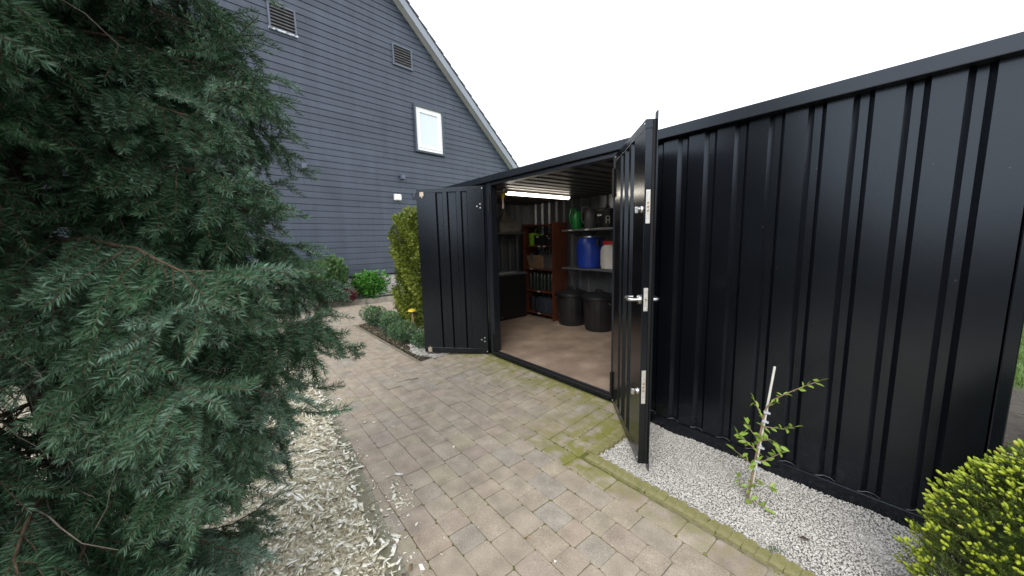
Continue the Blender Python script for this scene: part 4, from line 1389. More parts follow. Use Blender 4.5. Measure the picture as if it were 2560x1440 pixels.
MB().lathe([(0.055, 0), (0.075, 0.21), (0.082, 0.215), (0.082, 0.24), (0.07, 0.24), (0.05, 0.02)], 18).build("pot_wall", "black_plastic", t, smooth=True)
MB().lathe([(0.071, 0.215), (0.0, 0.222)], 18).build("pot_soil", "soil", t)

# steel rack
rk = thing("steel_rack", "grey steel shelf rack on the container's back wall", "rack", (-3.05, 4.36, 0.11))
RX0, RX1, RY0, RY1 = -0.86, 0.95, -0.17, 0.19
for (px_, py_) in ((RX0 + 0.02, RY1 - 0.02), (RX1 - 0.02, RY1 - 0.02), (RX0 + 0.9, RY1 - 0.02)):
    MB().box(px_ - 0.017, px_ + 0.017, py_ - 0.017, py_ + 0.017, 0, 2.0).build("post", "galvanised", rk)
for zz in (0.905, 1.492):
    s_ = MB().box(RX0, RX1, RY0, RY1, zz - 0.03, zz).build("shelf", "shelf_steel", rk, 0.003)
    for px_ in (RX0 + 0.06, RX0 + 0.94, RX1 - 0.06):
        MB().prism([(RY0 + 0.02, zz - 0.031), (RY1 - 0.04, zz - 0.031), (RY1 - 0.04, zz - 0.10), (RY1 - 0.07, zz - 0.10)], px_ - 0.01, px_ + 0.01, 'x').build("bracket", "shelf_steel", s_)
    if zz > 1.2:
        for px_ in (RX0 + 0.18, RX0 + 0.50):
            MB().box(px_ - 0.035, px_ + 0.035, RY0 - 0.0015, RY0 - 0.0002, zz - 0.022, zz - 0.006).build("shelf_label", "paper_label", s_)
RZ = 0.11
t = thing("blue_drum", "blue plastic drum with steel clamp ring on the middle shelf", "drum", (-3.475, 4.34, RZ + 0.906))
MB().lathe([(0.155, 0), (0.175, 0.012), (0.192, 0.06), (0.196, 0.20), (0.195, 0.34), (0.182, 0.405), (0.165, 0.43), (0.160, 0.452)], 32).build("drum_body", "blue_plastic", t, smooth=True)
MB().lathe([(0.165, 0.452), (0.172, 0.456), (0.172, 0.474), (0.150, 0.478), (0.145, 0.470)], 32).build("lid_ring", "stainless", t, smooth=True)
MB().box(0.165, 0.215, -0.075, -0.02, 0.33, 0.43).build("side_handle", "black_plastic", t, 0.01)
t = thing("white_drum", "white plastic keg with red screw lid on the middle shelf", "keg", (-3.06, 4.33, RZ + 0.906))
MB().lathe([(0.13, 0), (0.155, 0.012), (0.166, 0.06), (0.166, 0.25), (0.152, 0.315), (0.128, 0.338), (0.12, 0.35)], 28).build("keg_body", "white_plastic", t, smooth=True)
MB().lathe([(0.132, 0.350), (0.134, 0.354), (0.134, 0.392), (0.126, 0.400), (0.0, 0.401)], 28).build("screw_lid", "red_plastic", t, smooth=True)


def watering_can(x, y, mat, label, s_, rz):
    t = thing("watering_can", label, "watering can", (x, y, RZ + 1.493), rz)
    MB().lathe([(0.085 * s_, 0), (0.092 * s_, 0.01), (0.085 * s_, 0.20 * s_), (0.06 * s_, 0.25 * s_), (0.05 * s_, 0.26 * s_)], 20, (0, 0, 0), 1.0, 0.8).build("can_body", mat, t, smooth=True)
    m_ = MB(); m_.tube([(0.0, 0.0, 0.245 * s_), (-0.05 * s_, 0, 0.30 * s_), (-0.115 * s_, 0, 0.285 * s_), (-0.135 * s_, 0, 0.20 * s_), (-0.125 * s_, 0, 0.11 * s_), (-0.08 * s_, 0, 0.06 * s_)], 0.012 * s_, 9)
    m_.build("can_handle", mat, t, smooth=True)
    m_ = MB(); m_.tube([(0.07 * s_, 0, 0.05 * s_), (0.15 * s_, 0, 0.17 * s_), (0.21 * s_, 0, 0.27 * s_)], [0.022 * s_, 0.016 * s_, 0.013 * s_], 10)
    m_.build("spout", mat, t, smooth=True)
    m_ = MB(); m_.tube([(0.20 * s_, 0, 0.262 * s_), (0.235 * s_, 0, 0.30 * s_)], [0.014 * s_, 0.034 * s_], 14)
    m_.build("rose_head", mat, t, smooth=True)
    return t


watering_can(-3.71, 4.34, "green_plastic", "bright green watering can at the end of the top shelf", 1.05, math.radians(70))
watering_can(-3.47, 4.36, "grey_plastic", "grey watering can between green can and black tub", 1.1, math.radians(20))
t = thing("black_tub", "black tub with white label on the top shelf", "tub", (-3.14, 4.34, RZ + 1.493))
MB().lathe([(0.135, 0), (0.142, 0.01), (0.165, 0.23), (0.178, 0.232), (0.178, 0.252), (0.16, 0.254), (0.13, 0.02)], 28).build("tub_wall", "black_plastic", t, smooth=True)
MB().box(-0.075, 0.0, -0.165, -0.1625, 0.165, 0.185).build("label_sticker", "paper_label", t)
fr2 = MB()
fr2.box(0.075, 0.081, -0.166, -0.160, 0.06, 0.15); fr2.box(0.125, 0.131, -0.160, -0.154, 0.06, 0.15); fr2.box(0.075, 0.131, -0.164, -0.157, 0.151, 0.157); fr2.box(0.09, 0.131, -0.163, -0.156, 0.10, 0.106)
fr2.build("printed_mark", "paper_label", t)
m_ = MB(); m_.tube([(-0.175, 0, 0.235), (-0.12, -0.13, 0.262), (0.0, -0.178, 0.268), (0.12, -0.13, 0.262), (0.175, 0, 0.235)], 0.006, 7)
m_.build("bail_handle", "black_plastic", t, smooth=True)


def dustbin(x, y, label, lidrot):
    t = thing("dustbin", label, "dustbin", (x, y, 0.111), lidrot, "black dustbins by the rack")
    prof = [(0.190, 0), (0.198, 0.01), (0.232, 0.45), (0.245, 0.455), (0.245, 0.475), (0.236, 0.478)]
    MB().lathe(prof, 36).build("bin_body", "black_plastic", t, smooth=True)
    for k in range(18):
        a_ = 2 * math.pi * k / 18
        m_ = MB(); m_.tube([(0.199 * math.cos(a_), 0.199 * math.sin(a_), 0.03), (0.229 * math.cos(a_), 0.229 * math.sin(a_), 0.42)], 0.006, 5)
        m_.build("rib", "black_plastic", t)
    lid = MB().lathe([(0.262, 0.470), (0.266, 0.48), (0.262, 0.508), (0.235, 0.520), (0.16, 0.548), (0.08, 0.560), (0.0, 0.562)], 36).build("lid", "black_plastic", t, smooth=True)
    m_ = MB(); m_.tube([(-0.07, 0, 0.555), (-0.06, 0, 0.59), (0.06, 0, 0.59), (0.07, 0, 0.555)], 0.012, 8); m_.build("lid_handle", "black_plastic", lid, smooth=True)
    for sgn in (-1, 1):
        m_ = MB(); m_.tube([(sgn * 0.238, -0.045, 0.43), (sgn * 0.27, -0.04, 0.405), (sgn * 0.275, 0, 0.40), (sgn * 0.27, 0.04, 0.405), (sgn * 0.238, 0.045, 0.43)], 0.010, 8)
        m_.build("side_handle", "stainless" if sgn < 0 else "black_plastic", t, smooth=True)
    return t


dustbin(-3.76, 4.25, "black lidded dustbin next to the bookcase", math.radians(10))
dustbin(-3.235, 4.26, "black lidded dustbin behind the right open door's edge", math.radians(-8))

# workbench along the left end
wb = thing("workbench", "black fronted workbench along the container's left end", "workbench", (-4.88, 3.42, 0.11))
MB().box(-0.20, 0.175, -0.76, 0.70, 0.0, 0.765).build("front_panel", "black_panel", wb, 0.004)
MB().box(-0.20, 0.20, -0.78, 0.715, 0.766, 0.80).build("bench_top", "shelf_steel", wb, 0.004)
for yy in (-0.55, 0.1, 0.62):
    screw(lambda m__, nm, mat, *a_: m__.build(nm, mat, wb), 0.0, 1, 0.0) if False else None
for yy in (0.10, 0.16):
    m_ = MB(); m_.tube([(0.1755, yy, 0.055), (0.181, yy, 0.055)], [0.007, 0.005], 8); m_.build("screw", "screw_metal", wb)
t = thing("steel_ruler", "pale metal strip lying on the workbench edge", "ruler", (-4.72, 3.70, 0.9115))
MB().box(-0.035, 0.035, -0.19, 0.19, 0, 0.012).build("strip", "zinc_plate", t, 0.002)
ws = thing("wall_shelf", "dark shelf above the workbench on the left end wall", "shelf", (-4.9, 3.42, 1.56))
MB().box(-0.19, 0.19, -0.76, 0.70, 0.0, 0.03).build("board", "grey_plastic", ws, 0.003)
for yy in (-0.6, 0.0, 0.6):
    MB().prism([(-0.16, -0.001), (0.12, -0.001), (-0.16, -0.13)], yy - 0.012, yy + 0.012, 'y').build("bracket", "shelf_steel", ws)
t = thing("grey_crate", "dim grey crate holding a peaked cloth bundle on the wall shelf", "crate", (-4.85, 3.80, 1.591))
MB().box(-0.13, 0.13, -0.21, 0.24, 0, 0.165).build("crate_body", "grey_cloth", t, 0.01)
m_ = MB(); m_.add([(-0.11, -0.17, 0.166), (0.11, -0.18, 0.166), (0.11, 0.20, 0.166), (-0.11, 0.20, 0.166), (0.02, -0.02, 0.37), (-0.03, 0.09, 0.29)],
                  [(0, 1, 4), (1, 2, 5, 4), (2, 3, 5), (3, 0, 4, 5)])
m_.build("cloth_bundle", "grey_cloth", t, 0.015)
t = thing("hand_brush", "yellow topped brush hanging just inside the left door post", "brush", (-3.50, 2.72, 1.845))
m_ = MB(); m_.tube([(0, 0, 0.0), (0, 0, 0.11), (0.0, 0.002, 0.115)], [0.011, 0.010, 0.008], 10); m_.build("brush_handle", "pink_handle", t, smooth=True)
m_ = MB(); m_.add([(-0.012, -0.010, 0.112), (0.014, -0.010, 0.112), (0.014, 0.010, 0.112), (-0.012, 0.010, 0.112), (-0.022, -0.016, 0.175), (0.040, -0.016, 0.180), (0.040, 0.016, 0.180), (-0.022, 0.016, 0.175)],
                  [(0, 3, 2, 1), (4, 5, 6, 7), (0, 1, 5, 4), (1, 2, 6, 5), (2, 3, 7, 6), (3, 0, 4, 7)])
m_.build("brush_head", "yellow_plastic", t, 0.004)
m_ = MB(); m_.tube([(0.005, 0, 0.178), (0.005, 0.0, 0.245)], 0.003, 6); m_.build("hanging_hook", "screw_metal", t)

# ------------------------------------------------------------------ big blue-green spruce
TX, TY = -1.75, -0.45
spruce = thing("spruce_tree", "big drooping blue green spruce filling the foreground beside the path", "tree", (TX, TY, 0))
SIL = [(0.0, 0.42), (0.24, 0.48), (0.54, 0.56), (0.82, 0.69), (0.93, 0.72), (1.25, 0.86), (1.42, 0.78), (1.53, 0.73), (1.64, 0.64), (1.82, 0.70), (1.95, 0.73), (2.17, 0.66), (2.34, 0.62), (2.9, 0.50), (3.5, 0.30), (4.1, 0.06)]
sz_, sr_ = np.array([a_ for a_, b_ in SIL]), np.array([b_ for a_, b_ in SIL])
m_ = MB()
tp = [(0.01 * math.sin(k * 1.7), 0.01 * math.cos(k * 2.3), 4.1 * k / 14 - 0.05) for k in range(15)]
m_.tube(tp, [0.062 * (1 - k / 15) ** 0.8 + 0.004 for k in range(15)], 12)
m_.build("trunk", "bark", spruce, smooth=True)
AZC = math.atan2(-TY, -TX)


def polyline(p0, d0, length, droop, K=5, upturn=0.0, wob=0.0):
    pts = [np.array(p0, float)]
    d = np.array(d0, float); d /= np.linalg.norm(d)
    p = np.array(p0, float)
    for k in range(K - 1):
        d = d + np.array([0, 0, -droop]) + rng.normal(0, wob, 3)
        if k >= K - 2:
            d = d + np.array([0, 0, upturn])
        d /= np.linalg.norm(d)
        p = p + d * length / (K - 1)
        pts.append(p.copy())
    return np.array(pts)


def join_np(name, parts):
    """parts: (mesh, material); joins numpy-made meshes into one with several materials, keeps 'tint'"""
    V, LP, ST, MI, TI = [], [], [], [], []
    vo = lo_ = 0
    for mi, (me_, mat) in enumerate(parts):
        v = np.empty(len(me_.vertices) * 3, np.float32); me_.vertices.foreach_get("co", v)
        lp_ = np.empty(len(me_.loops), np.int32); me_.loops.foreach_get("vertex_index", lp_)
        st_ = np.empty(len(me_.polygons), np.int32); me_.polygons.foreach_get("loop_start", st_)
        ti_ = np.full(len(me_.vertices), 0.5, np.float32)
        if "tint" in me_.attributes:
            me_.attributes["tint"].data.foreach_get("value", ti_)
        V.append(v); LP.append(lp_ + vo); ST.append(st_ + lo_); MI.append(np.full(len(st_), mi, np.int32)); TI.append(ti_)
        vo += len(me_.vertices); lo_ += len(lp_)
    me = bpy.data.meshes.new(name)
    me.vertices.add(vo); me.vertices.foreach_set("co", np.concatenate(V))
    me.loops.add(lo_); me.loops.foreach_set("vertex_index", np.concatenate(LP))
    st_ = np.concatenate(ST); me.polygons.add(len(st_)); me.polygons.foreach_set("loop_start", st_)
    me.update(calc_edges=True)
    a_ = me.attributes.new("tint", 'FLOAT', 'POINT'); a_.data.foreach_set("value", np.concatenate(TI))
    for _, mat in parts:
        me.materials.append(MAT[mat])
    me.polygons.foreach_set("material_index", np.concatenate(MI))
    return me


# a set of needled sprays: a weeping twig along +x with side shoots
sprays = []
for vi, (ll, dr) in enumerate([(0.10, 0.10), (0.13, 0.22), (0.16, 0.16), (0.19, 0.26), (0.22, 0.20), (0.25, 0.30), (0.28, 0.24), (0.31, 0.34), (0.34, 0.28), (0.37, 0.36), (0.15, 0.05), (0.08, 0.02)]):
    ax = polyline((0, 0, 0), (1, 0, 0.05), ll, dr, 6, 0.10, 0.035)
    mains, shs = [ax], []
    s_ = 0.16 + 0.08 * rng.random()
    sg2 = 1 if vi % 2 else -1
    while s_ < 0.84 and ll > 0.09:
        kk = min(int(s_ * 5), 4); ff = s_ * 5 - kk
        q0 = ax[kk] * (1 - ff) + ax[kk + 1] * ff
        t2 = unit(ax[kk + 1] - ax[kk])
        dd = t2 * 0.9 + np.array([0, sg2, 0.0]) * rng.uniform(0.45, 0.8) + np.array([0, 0, rng.uniform(-0.25, 0.10)])
        shs.append(polyline(q0, dd, rng.uniform(0.075, 0.125) * (1.25 - 0.6 * s_), rng.uniform(0.08, 0.26), 4, 0.06, 0.03))
        sg2 = -sg2
        s_ += rng.uniform(0.048, 0.068) / ll
    mp = np.array(mains)
    parts = [(needle_mesh("n", mp, 1050, 0.0250, 0.0018, np.array([0.5]), spread=68, flat=0.7)[0], "spruce_needle")]
    if shs:
        sp_ = np.array(shs)
        parts.append((needle_mesh("n", sp_, 1150, 0.0245, 0.0018, np.full(len(sp_), 0.52), spread=67, flat=0.7)[0], "spruce_needle"))
        parts.append((stems_mesh("s", sp_, 0.0014, 0.0009, 4), "twig_bark"))
    parts.append((stems_mesh("s", mp, 0.0014 + 0.004 * ll, 0.0011, 5), "twig_bark"))
    o = bpy.data.objects.new("spruce_spray", join_np("spruce_spray", parts))
    sprays.append((o, ll))
LENS = np.array([b_ for a_, b_ in sprays])

br_P, br_r, tw_P = [], [], []
ins_p, ins_r, ins_s, ins_i, ins_t = [], [], [], [], []


def put_spray(p, d, want, tone, roll=0.35):
    vi = int(np.argmin(np.abs(LENS[:11] - want) + rng.uniform(0, 0.03, 11))) if want > 0.075 else 11
    x_ = unit(np.asarray(d, float))
    up_ = np.array([0, 0, 1.0]) + rng.normal(0, roll, 3)
    y_ = np.cross(up_, x_)
    if np.linalg.norm(y_) < 0.05:
        y_ = np.array([1.0, 0, 0])
    y_ = unit(y_); z_ = np.cross(x_, y_)
    e = Matrix(np.column_stack([x_, y_, z_]).tolist()).to_euler()
    ins_p.append(p); ins_r.append((e.x, e.y, e.z)); ins_s.append(np.clip(want / LENS[vi], 0.85, 1.15)); ins_i.append(vi); ins_t.append(tone)


az = 0.6
zt = 0.06
while zt < 4.0:
    az += 2.399963 + rng.normal(0, 0.18)
    rel = (az - AZC + math.pi) % (2 * math.pi) - math.pi
    R_ = np.interp(zt, sz_, sr_)
    front = abs(rel) < 2.0
    dens = 1.0 if front else 0.6
    # an opening that shows trunk and bare wood at chest height towards the viewer
    if abs(rel + 0.15) < 0.34 and 1.00 < zt < 1.36:
        R_ *= 0.42
    L = R_ * rng.uniform(0.80, 0.99)
    if abs(rel - 1.13) < 0.40:          # the side against the house
        L = R_ * rng.uniform(0.86, 0.97)
    z0 = zt + 0.10 * L + 0.02
    dh = np.array([math.cos(az), math.sin(az), 0.0])
    K = 9
    u = np.linspace(0, 1, K)
    wob = rng.normal(0, 0.012, (K, 3)) * u[:, None]
    lat = np.array([-dh[1], dh[0], 0]) * rng.normal(0, 0.10) * L
    ax = dh[None] * (u * L)[:, None] + lat[None] * (u ** 2)[:, None] + np.column_stack([0 * u, 0 * u, z0 + L * (0.22 * u - 0.44 * u ** 2 + 0.12 * u ** 4)]) + wob
    br_P.append(ax)
    br_r.append((0.0035 + 0.0065 * L, 0.0018))
    tone = rng.normal(0.0, 0.12) - 0.06
    ul = 0.20 if R_ > 0.4 else 0.10
    step = 0.032 / L / dens
    while ul < 1.0:
        k_ = min(int(ul * (K - 1)), K - 2)
        f_ = ul * (K - 1) - k_
        p0 = ax[k_] * (1 - f_) + ax[k_ + 1] * f_
        tg = unit(ax[k_ + 1] - ax[k_])
        for sgn in (-1, 1):
            if rng.random() < 0.10:
                continue
            sd = np.array([-tg[1], tg[0], 0]) * sgn
            d0 = tg * rng.uniform(0.35, 0.85) + sd * rng.uniform(0.35, 0.85) + np.array([0, 0, rng.uniform(-0.95, 0.10)])
            ll = (0.13 + 0.22 * (1 - ul) ** 0.6 * rng.uniform(0.5, 1.1)) * min(1.0, 0.55 + L * 0.6)
            put_spray(p0, d0, ll, tone + rng.normal(0, 0.09) + 0.4 * max(0, ul - 0.72))
        if rng.random() < 0.55:           # a spray hanging straight down
            put_spray(p0, tg * 0.35 + np.array([0, 0, -0.8]) + rng.normal(0, 0.15, 3), rng.uniform(0.16, 0.32), tone + rng.normal(0, 0.06) - 0.02, 1.0)
        ul += step * rng.uniform(0.8, 1.2)
    put_spray(ax[-1], ax[-1] - ax[-2] + np.array([0, 0, 0.03]), 0.10, tone + 0.25)
    put_spray(ax[-1], ax[-1] - ax[-2] + rng.normal(0, 0.06, 3), 0.07, tone + 0.3)
    for k in range(12 if zt < 1.2 else 5):
        uu = rng.uniform(0.05, 0.62 if zt < 1.2 else 0.5)
        k_ = min(int(uu * (K - 1)), K - 2)
        tg = unit(ax[k_ + 1] - ax[k_])
        tw_P.append(polyline(ax[k_], tg + rng.normal(0, 0.5, 3) + np.array([0, 0, -0.25]), rng.uniform(0.12, 0.34), rng.uniform(0.0, 0.2), 5, 0.0, 0.14))
    zt += 0.0215 if zt < 2.6 else 0.036
br_P = np.array(br_P); tw_P = np.array(tw_P)
rr_ = np.array(br_r)
link("branches", stems_mesh("branches", br_P, rr_[:, 0], rr_[:, 1], 7), "twig_bark", spruce, smooth=True)
link("bare_twigs", stems_mesh("bare_twigs", tw_P, 0.0024, 0.0008, 4), "dead_twig", spruce)
me = bpy.data.meshes.new("crown")
nI = len(ins_p)
me.vertices.add(nI)
me.vertices.foreach_set("co", np.array(ins_p, np.float32).ravel())
for nm, ty, dat in (("rot", 'FLOAT_VECTOR', np.array(ins_r, np.float32)), ("scl", 'FLOAT', np.array(ins_s, np.float32)), ("tone", 'FLOAT', np.array(ins_t, np.float32)), ("pick", 'INT', np.array(ins_i, np.int32))):
    a_ = me.attributes.new(nm, ty, 'POINT')
    a_.data.foreach_set("vector" if ty == 'FLOAT_VECTOR' else "value", dat.ravel())
me.update()
crown = bpy.data.objects.new("crown", me)
COL.objects.link(crown)
crown.parent = spruce
crown["kind"] = "stuff"
ng = bpy.data.node_groups.new("needle_sprays", 'GeometryNodeTree')
ng.interface.new_socket("Geometry", in_out='INPUT', socket_type='NodeSocketGeometry')
ng.interface.new_socket("Geometry", in_out='OUTPUT', socket_type='NodeSocketGeometry')
gi, go = ng.nodes.new("NodeGroupInput"), ng.nodes.new("NodeGroupOutput")
g2i = ng.nodes.new("GeometryNodeGeometryToInstance")
for o, _ in sprays[::-1]:
    oi_ = ng.nodes.new("GeometryNodeObjectInfo")
    oi_.inputs["Object"].default_value = o
    ng.links.new(oi_.outputs["Geometry"], g2i.inputs[0])
iop = ng.nodes.new("GeometryNodeInstanceOnPoints")
iop.inputs["Pick Instance"].default_value = True


def named(nm, ty):
    q = ng.nodes.new("GeometryNodeInputNamedAttribute")
    q.data_type = ty
    q.inputs[0].default_value = nm
    return q.outputs[0]


ng.links.new(gi.outputs[0], iop.inputs["Points"])
ng.links.new(g2i.outputs[0], iop.inputs["Instance"])
ng.links.new(named("pick", 'INT'), iop.inputs["Instance Index"])
e2r = ng.nodes.new("FunctionNodeEulerToRotation")
ng.links.new(named("rot", 'FLOAT_VECTOR'), e2r.inputs[0])
ng.links.new(e2r.outputs[0], iop.inputs["Rotation"])
ng.links.new(named("scl", 'FLOAT'), iop.inputs["Scale"])
ng.links.new(iop.outputs[0], go.inputs[0])
md = crown.modifiers.new("needle_sprays", 'NODES')
md.node_group = ng
print("SPRUCE branches", len(br_P), "sprays", nI)

# ------------------------------------------------------------------ dwarf conifer in the gravel
DX, DY = 0.262, 1.975
dw = thing("dwarf_conifer", "bushy dwarf conifer with lime green new tips at the gravel's end", "shrub", (DX, DY, 0))
NS = 2800
zz = rng.random(NS) ** 0.85 * 0.69
ang = rng.uniform(0, 2 * np.pi, NS)


def dwr(z_, a_):
    r = np.interp(z_, [0, 0.08, 0.20, 0.36, 0.52, 0.64, 0.72], [0.225, 0.275, 0.285, 0.245, 0.175, 0.095, 0.02])
    return r * (1 + 0.10 * np.sin(3 * a_ + 9 * z_) + 0.07 * np.sin(7 * a_ - 17 * z_ + 1))


rad_ = dwr(zz, ang)
od = np.column_stack([np.cos(ang), np.sin(ang), np.zeros(NS)])
ins = rng.uniform(0.66, 1.0, NS)
p0 = od * (rad_ * ins - 0.03)[:, None] + np.column_stack([0 * zz, 0 * zz, zz])
dirs = unit(od + np.column_stack([0 * zz, 0 * zz, rng.uniform(0.25, 1.0, NS)]) + rng.normal(0, 0.25, (NS, 3)))
sl_ = rng.uniform(0.035, 0.07, NS)
P4 = np.stack([p0 + dirs * (sl_ * t_)[:, None] + np.array([0, 0, 0.010]) * t_ * t_ for t_ in (0, 0.33, 0.66, 1.0)], 1)
me, c_ = needle_mesh("foliage", P4, 800, 0.0135, 0.0014, np.clip(rng.normal(0.45, 0.2, NS), 0, 1), spread=50)
tag(link("foliage", me, "dwarf_needle", dw), kind="stuff")
link("twigs", stems_mesh("twigs", P4, 0.0014, 0.0009, 3), "twig_bark", dw)
bud = MB().lathe([(0.10, 0), (0.26, 0.35), (0.22, 0.75), (0.04, 1.0)], 5)
bv = np.array(bud.v)[:, [2, 0, 1]]
bq = [f for f in bud.f if len(f) == 4]
sel = np.where((ins > 0.84) & (rng.random(NS) < 0.9))[0]
tips = P4[sel, 3]
bd = unit(dirs[sel] + np.array([0, 0, 0.35]) + rng.normal(0, 0.2, (len(sel), 3)))
allp, alld = [tips], [bd]
for k in range(2):
    mk_ = rng.random(len(sel)) < 0.55
    allp.append(tips[mk_] - dirs[sel][mk_] * 0.012 + rng.normal(0, 0.004, (mk_.sum(), 3))); alld.append(unit(bd[mk_] + rng.normal(0, 0.45, (mk_.sum(), 3))))
bp_, bd_ = np.concatenate(allp), np.concatenate(alld)
bs = rng.uniform(0.011, 0.023, len(bp_))
link("new_tips", scatter("new_tips", bv, bq, bp_, basis(bd_), bs, np.clip(rng.beta(2, 2.5, len(bp_)), 0, 1)), "dwarf_bud", dw)["kind"] = "stuff"
core_ = MB().lathe([(0.13, 0.0), (0.16, 0.12), (0.135, 0.34), (0.06, 0.52), (0.0, 0.60)], 14)
core_.build("dark_core", "dwarf_core", dw, smooth=True)  # solid dark core, added to block the view through the needles

# ------------------------------------------------------------------ staked sapling
sap = thing("staked_sapling", "young sapling tied to a white cane in the gravel", "sapling", (-0.603, 2.16, 0.0))


def SP(x, z, y=0.0):
    return (x + 0.603, y, z)


m_ = MB(); m_.tube([SP(-0.600, -0.03), SP(-0.575, 0.26), SP(-0.553, 0.50), SP(-0.529, 0.778)], [0.0062, 0.006, 0.0058, 0.0055], 10)
m_.build("cane", "bamboo_white", sap, smooth=True)
stems = [([(-0.606, -0.02), (-0.588, 0.16), (-0.572, 0.34), (-0.560, 0.48), (-0.548, 0.55), (-0.520, 0.605), (-0.481, 0.646), (-0.405, 0.713), (-0.345, 0.762)], 0.0068, 0.0016, -0.012),
         ([(-0.556, 0.475), (-0.585, 0.53), (-0.604, 0.575)], 0.0026, 0.0012, -0.012),
         ([(-0.558, 0.442), (-0.52, 0.452), (-0.47, 0.465), (-0.428, 0.492)], 0.0026, 0.0012, -0.014),
         ([(-0.588, 0.300), (-0.62, 0.318), (-0.665, 0.345), (-0.672, 0.352)], 0.0026, 0.0013, -0.010),
         ([(-0.590, 0.20), (-0.64, 0.225), (-0.690, 0.250)], 0.0026, 0.0013, -0.012),
         ([(-0.580, 0.225), (-0.53, 0.262), (-0.49, 0.31), (-0.47, 0.33)], 0.0028, 0.0013, -0.012),
         ([(-0.568, 0.36), (-0.52, 0.385), (-0.475, 0.372)], 0.0024, 0.0011, -0.018),
         ([(-0.572, 0.36), (-0.61, 0.40), (-0.625, 0.43)], 0.0024, 0.0011, -0.018),
         ([(-0.598, 0.06), (-0.57, 0.11), (-0.53, 0.135), (-0.505, 0.12)], 0.0024, 0.0011, -0.02),
         ([(-0.602, 0.03), (-0.64, 0.06), (-0.655, 0.10)], 0.0024, 0.0011, -0.02),
         ([(-0.604, 0.02), (-0.55, 0.03), (-0.50, 0.02)], 0.002, 0.001, -0.06)]
lf = MB()
lf.add([(0, 0, 0), (0.15, 0.10, 0.02), (0.42, 0.22, 0.03), (0.75, 0.15, 0.0), (1.0, 0, -0.08), (0.75, -0.15, 0.0), (0.42, -0.22, 0.03), (0.15, -0.10, 0.02), (0.42, 0, -0.03), (0.75, 0, -0.05), (0.15, 0, -0.01)],
       [(0, 10, 1), (1, 10, 8, 2), (2, 8, 9, 3), (3, 9, 4), (0, 7, 10), (7, 6, 8, 10), (6, 5, 9, 8), (5, 4, 9)])
lf_me = lf.mesh("leaf")
lf_me.materials.append(MAT["sapling_leaf"])
lr = random.Random(4)


def put_leaf(p, d, size):
    o = bpy.data.objects.new("leaf", lf_me)
    COL.objects.link(o); o.parent = sap
    o.location = p
    q = Vector(d).to_track_quat('X', 'Z')
    o.rotation_mode = 'QUATERNION'
    o.rotation_quaternion = q @ Matrix.Rotation(lr.gauss(0, 0.5), 3, 'X').to_quaternion()
    o.scale = (size, size, size)


for si, (pts, r0, r1, yy) in enumerate(stems):
    P_ = [SP(a_, b_, yy + 0.006 * math.sin(3 * k)) for k, (a_, b_) in enumerate(pts)]
    m_ = MB(); nK = len(P_)
    m_.tube(P_, [r0 + (r1 - r0) * k / (nK - 1) for k in range(nK)], 8)
    m_.build("stem", "sapling_stem", sap, smooth=True)
    segs = range(nK - 1) if si else range(4, nK - 1)
    for k in segs:
        a_, b_ = Vector(P_[k]), Vector(P_[k + 1])
        tg = (b_ - a_).normalized()
        for q in range(6 if si == 0 else 4):
            f_ = lr.random()
            d = tg * 0.5 + Vector((lr.gauss(0, 0.8), lr.gauss(-0.2, 0.7), lr.gauss(0.1, 0.6)))
            put_leaf(a_.lerp(b_, f_), d, lr.uniform(0.028, 0.052) * (0.78 if si == 0 else 1.0))
    put_leaf(P_[-1], Vector(P_[-1]) - Vector(P_[-2]), 0.042)
for z_ in (0.05, 0.09, 0.15, 0.21, 0.27, 0.33, 0.39):
    for q in range(2):
        d = Vector((lr.gauss(0, 1), lr.gauss(-0.4, 0.8), lr.gauss(0.1, 0.4)))
        put_leaf(SP(-0.606 + 0.1 * z_, z_, -0.012), d, lr.uniform(0.028, 0.046))
for (x_, z_) in ((-0.551, 0.525), (-0.556, 0.473), (-0.566, 0.32), (-0.577, 0.235), (-0.582, 0.187)):
    m_ = MB(); m_.lathe([(0.0095, -0.006), (0.0105, 0.0), (0.0095, 0.006)], 10, SP(x_, z_, -0.006), 1.0, 1.5)
    m_.box(SP(x_, z_)[0] + 0.006, SP(x_, z_)[0] + 0.022, -0.016, -0.010, z_ - 0.005, z_ + 0.005)
    m_.build("tie", "tie_tape", sap)

# ------------------------------------------------------------------ shrubs and hedge


def leaf_cloud(name, mat, parent, pos, size, tv=LEAF_V, tf=LEAF_F, up_bias=0.4, out=None, tint=None):
    nn = len(pos)
    d = rng.normal(size=(nn, 3))
    if out is not None:
        d = d * 0.75 + out
    d[:, 2] += up_bias
    o = link(name, scatter(name, tv, tf, pos, basis(d), size, np.clip(rng.beta(2, 2, nn) if tint is None else tint, 0, 1)), mat, parent)
    o["kind"] = "stuff"
    return o


# thuja hedge: clipped block of flat sprays
hg = thing("thuja_hedge", "tall clipped yellow green conifer hedge behind the left open door", "hedge", (-5.85, 2.75, 0))
HX0, HX1, HY0, HY1, HZ1 = -0.52, 0.62, -0.32, 0.9, 1.93
NH = 24000
face = rng.random(NH)
hx = rng.uniform(HX0, HX1, NH); hy = rng.uniform(HY0, HY1, NH); hz = rng.uniform(0.02, HZ1, NH)
out = np.zeros((NH, 3))
dep = np.abs(rng.normal(0, 0.06, NH))
f1 = face < 0.50; hy[f1] = HY0 + dep[f1] - 0.02; out[f1, 1] = -1.4
f2 = (face >= 0.50) & (face < 0.68); hx[f2] = HX0 + dep[f2]; out[f2, 0] = -1.4
f3 = (face >= 0.68) & (face < 0.82); hx[f3] = HX1 - dep[f3]; out[f3, 0] = 1.4
f4 = (face >= 0.82); hz[f4] = HZ1 - dep[f4]; out[f4, 2] = 1.4
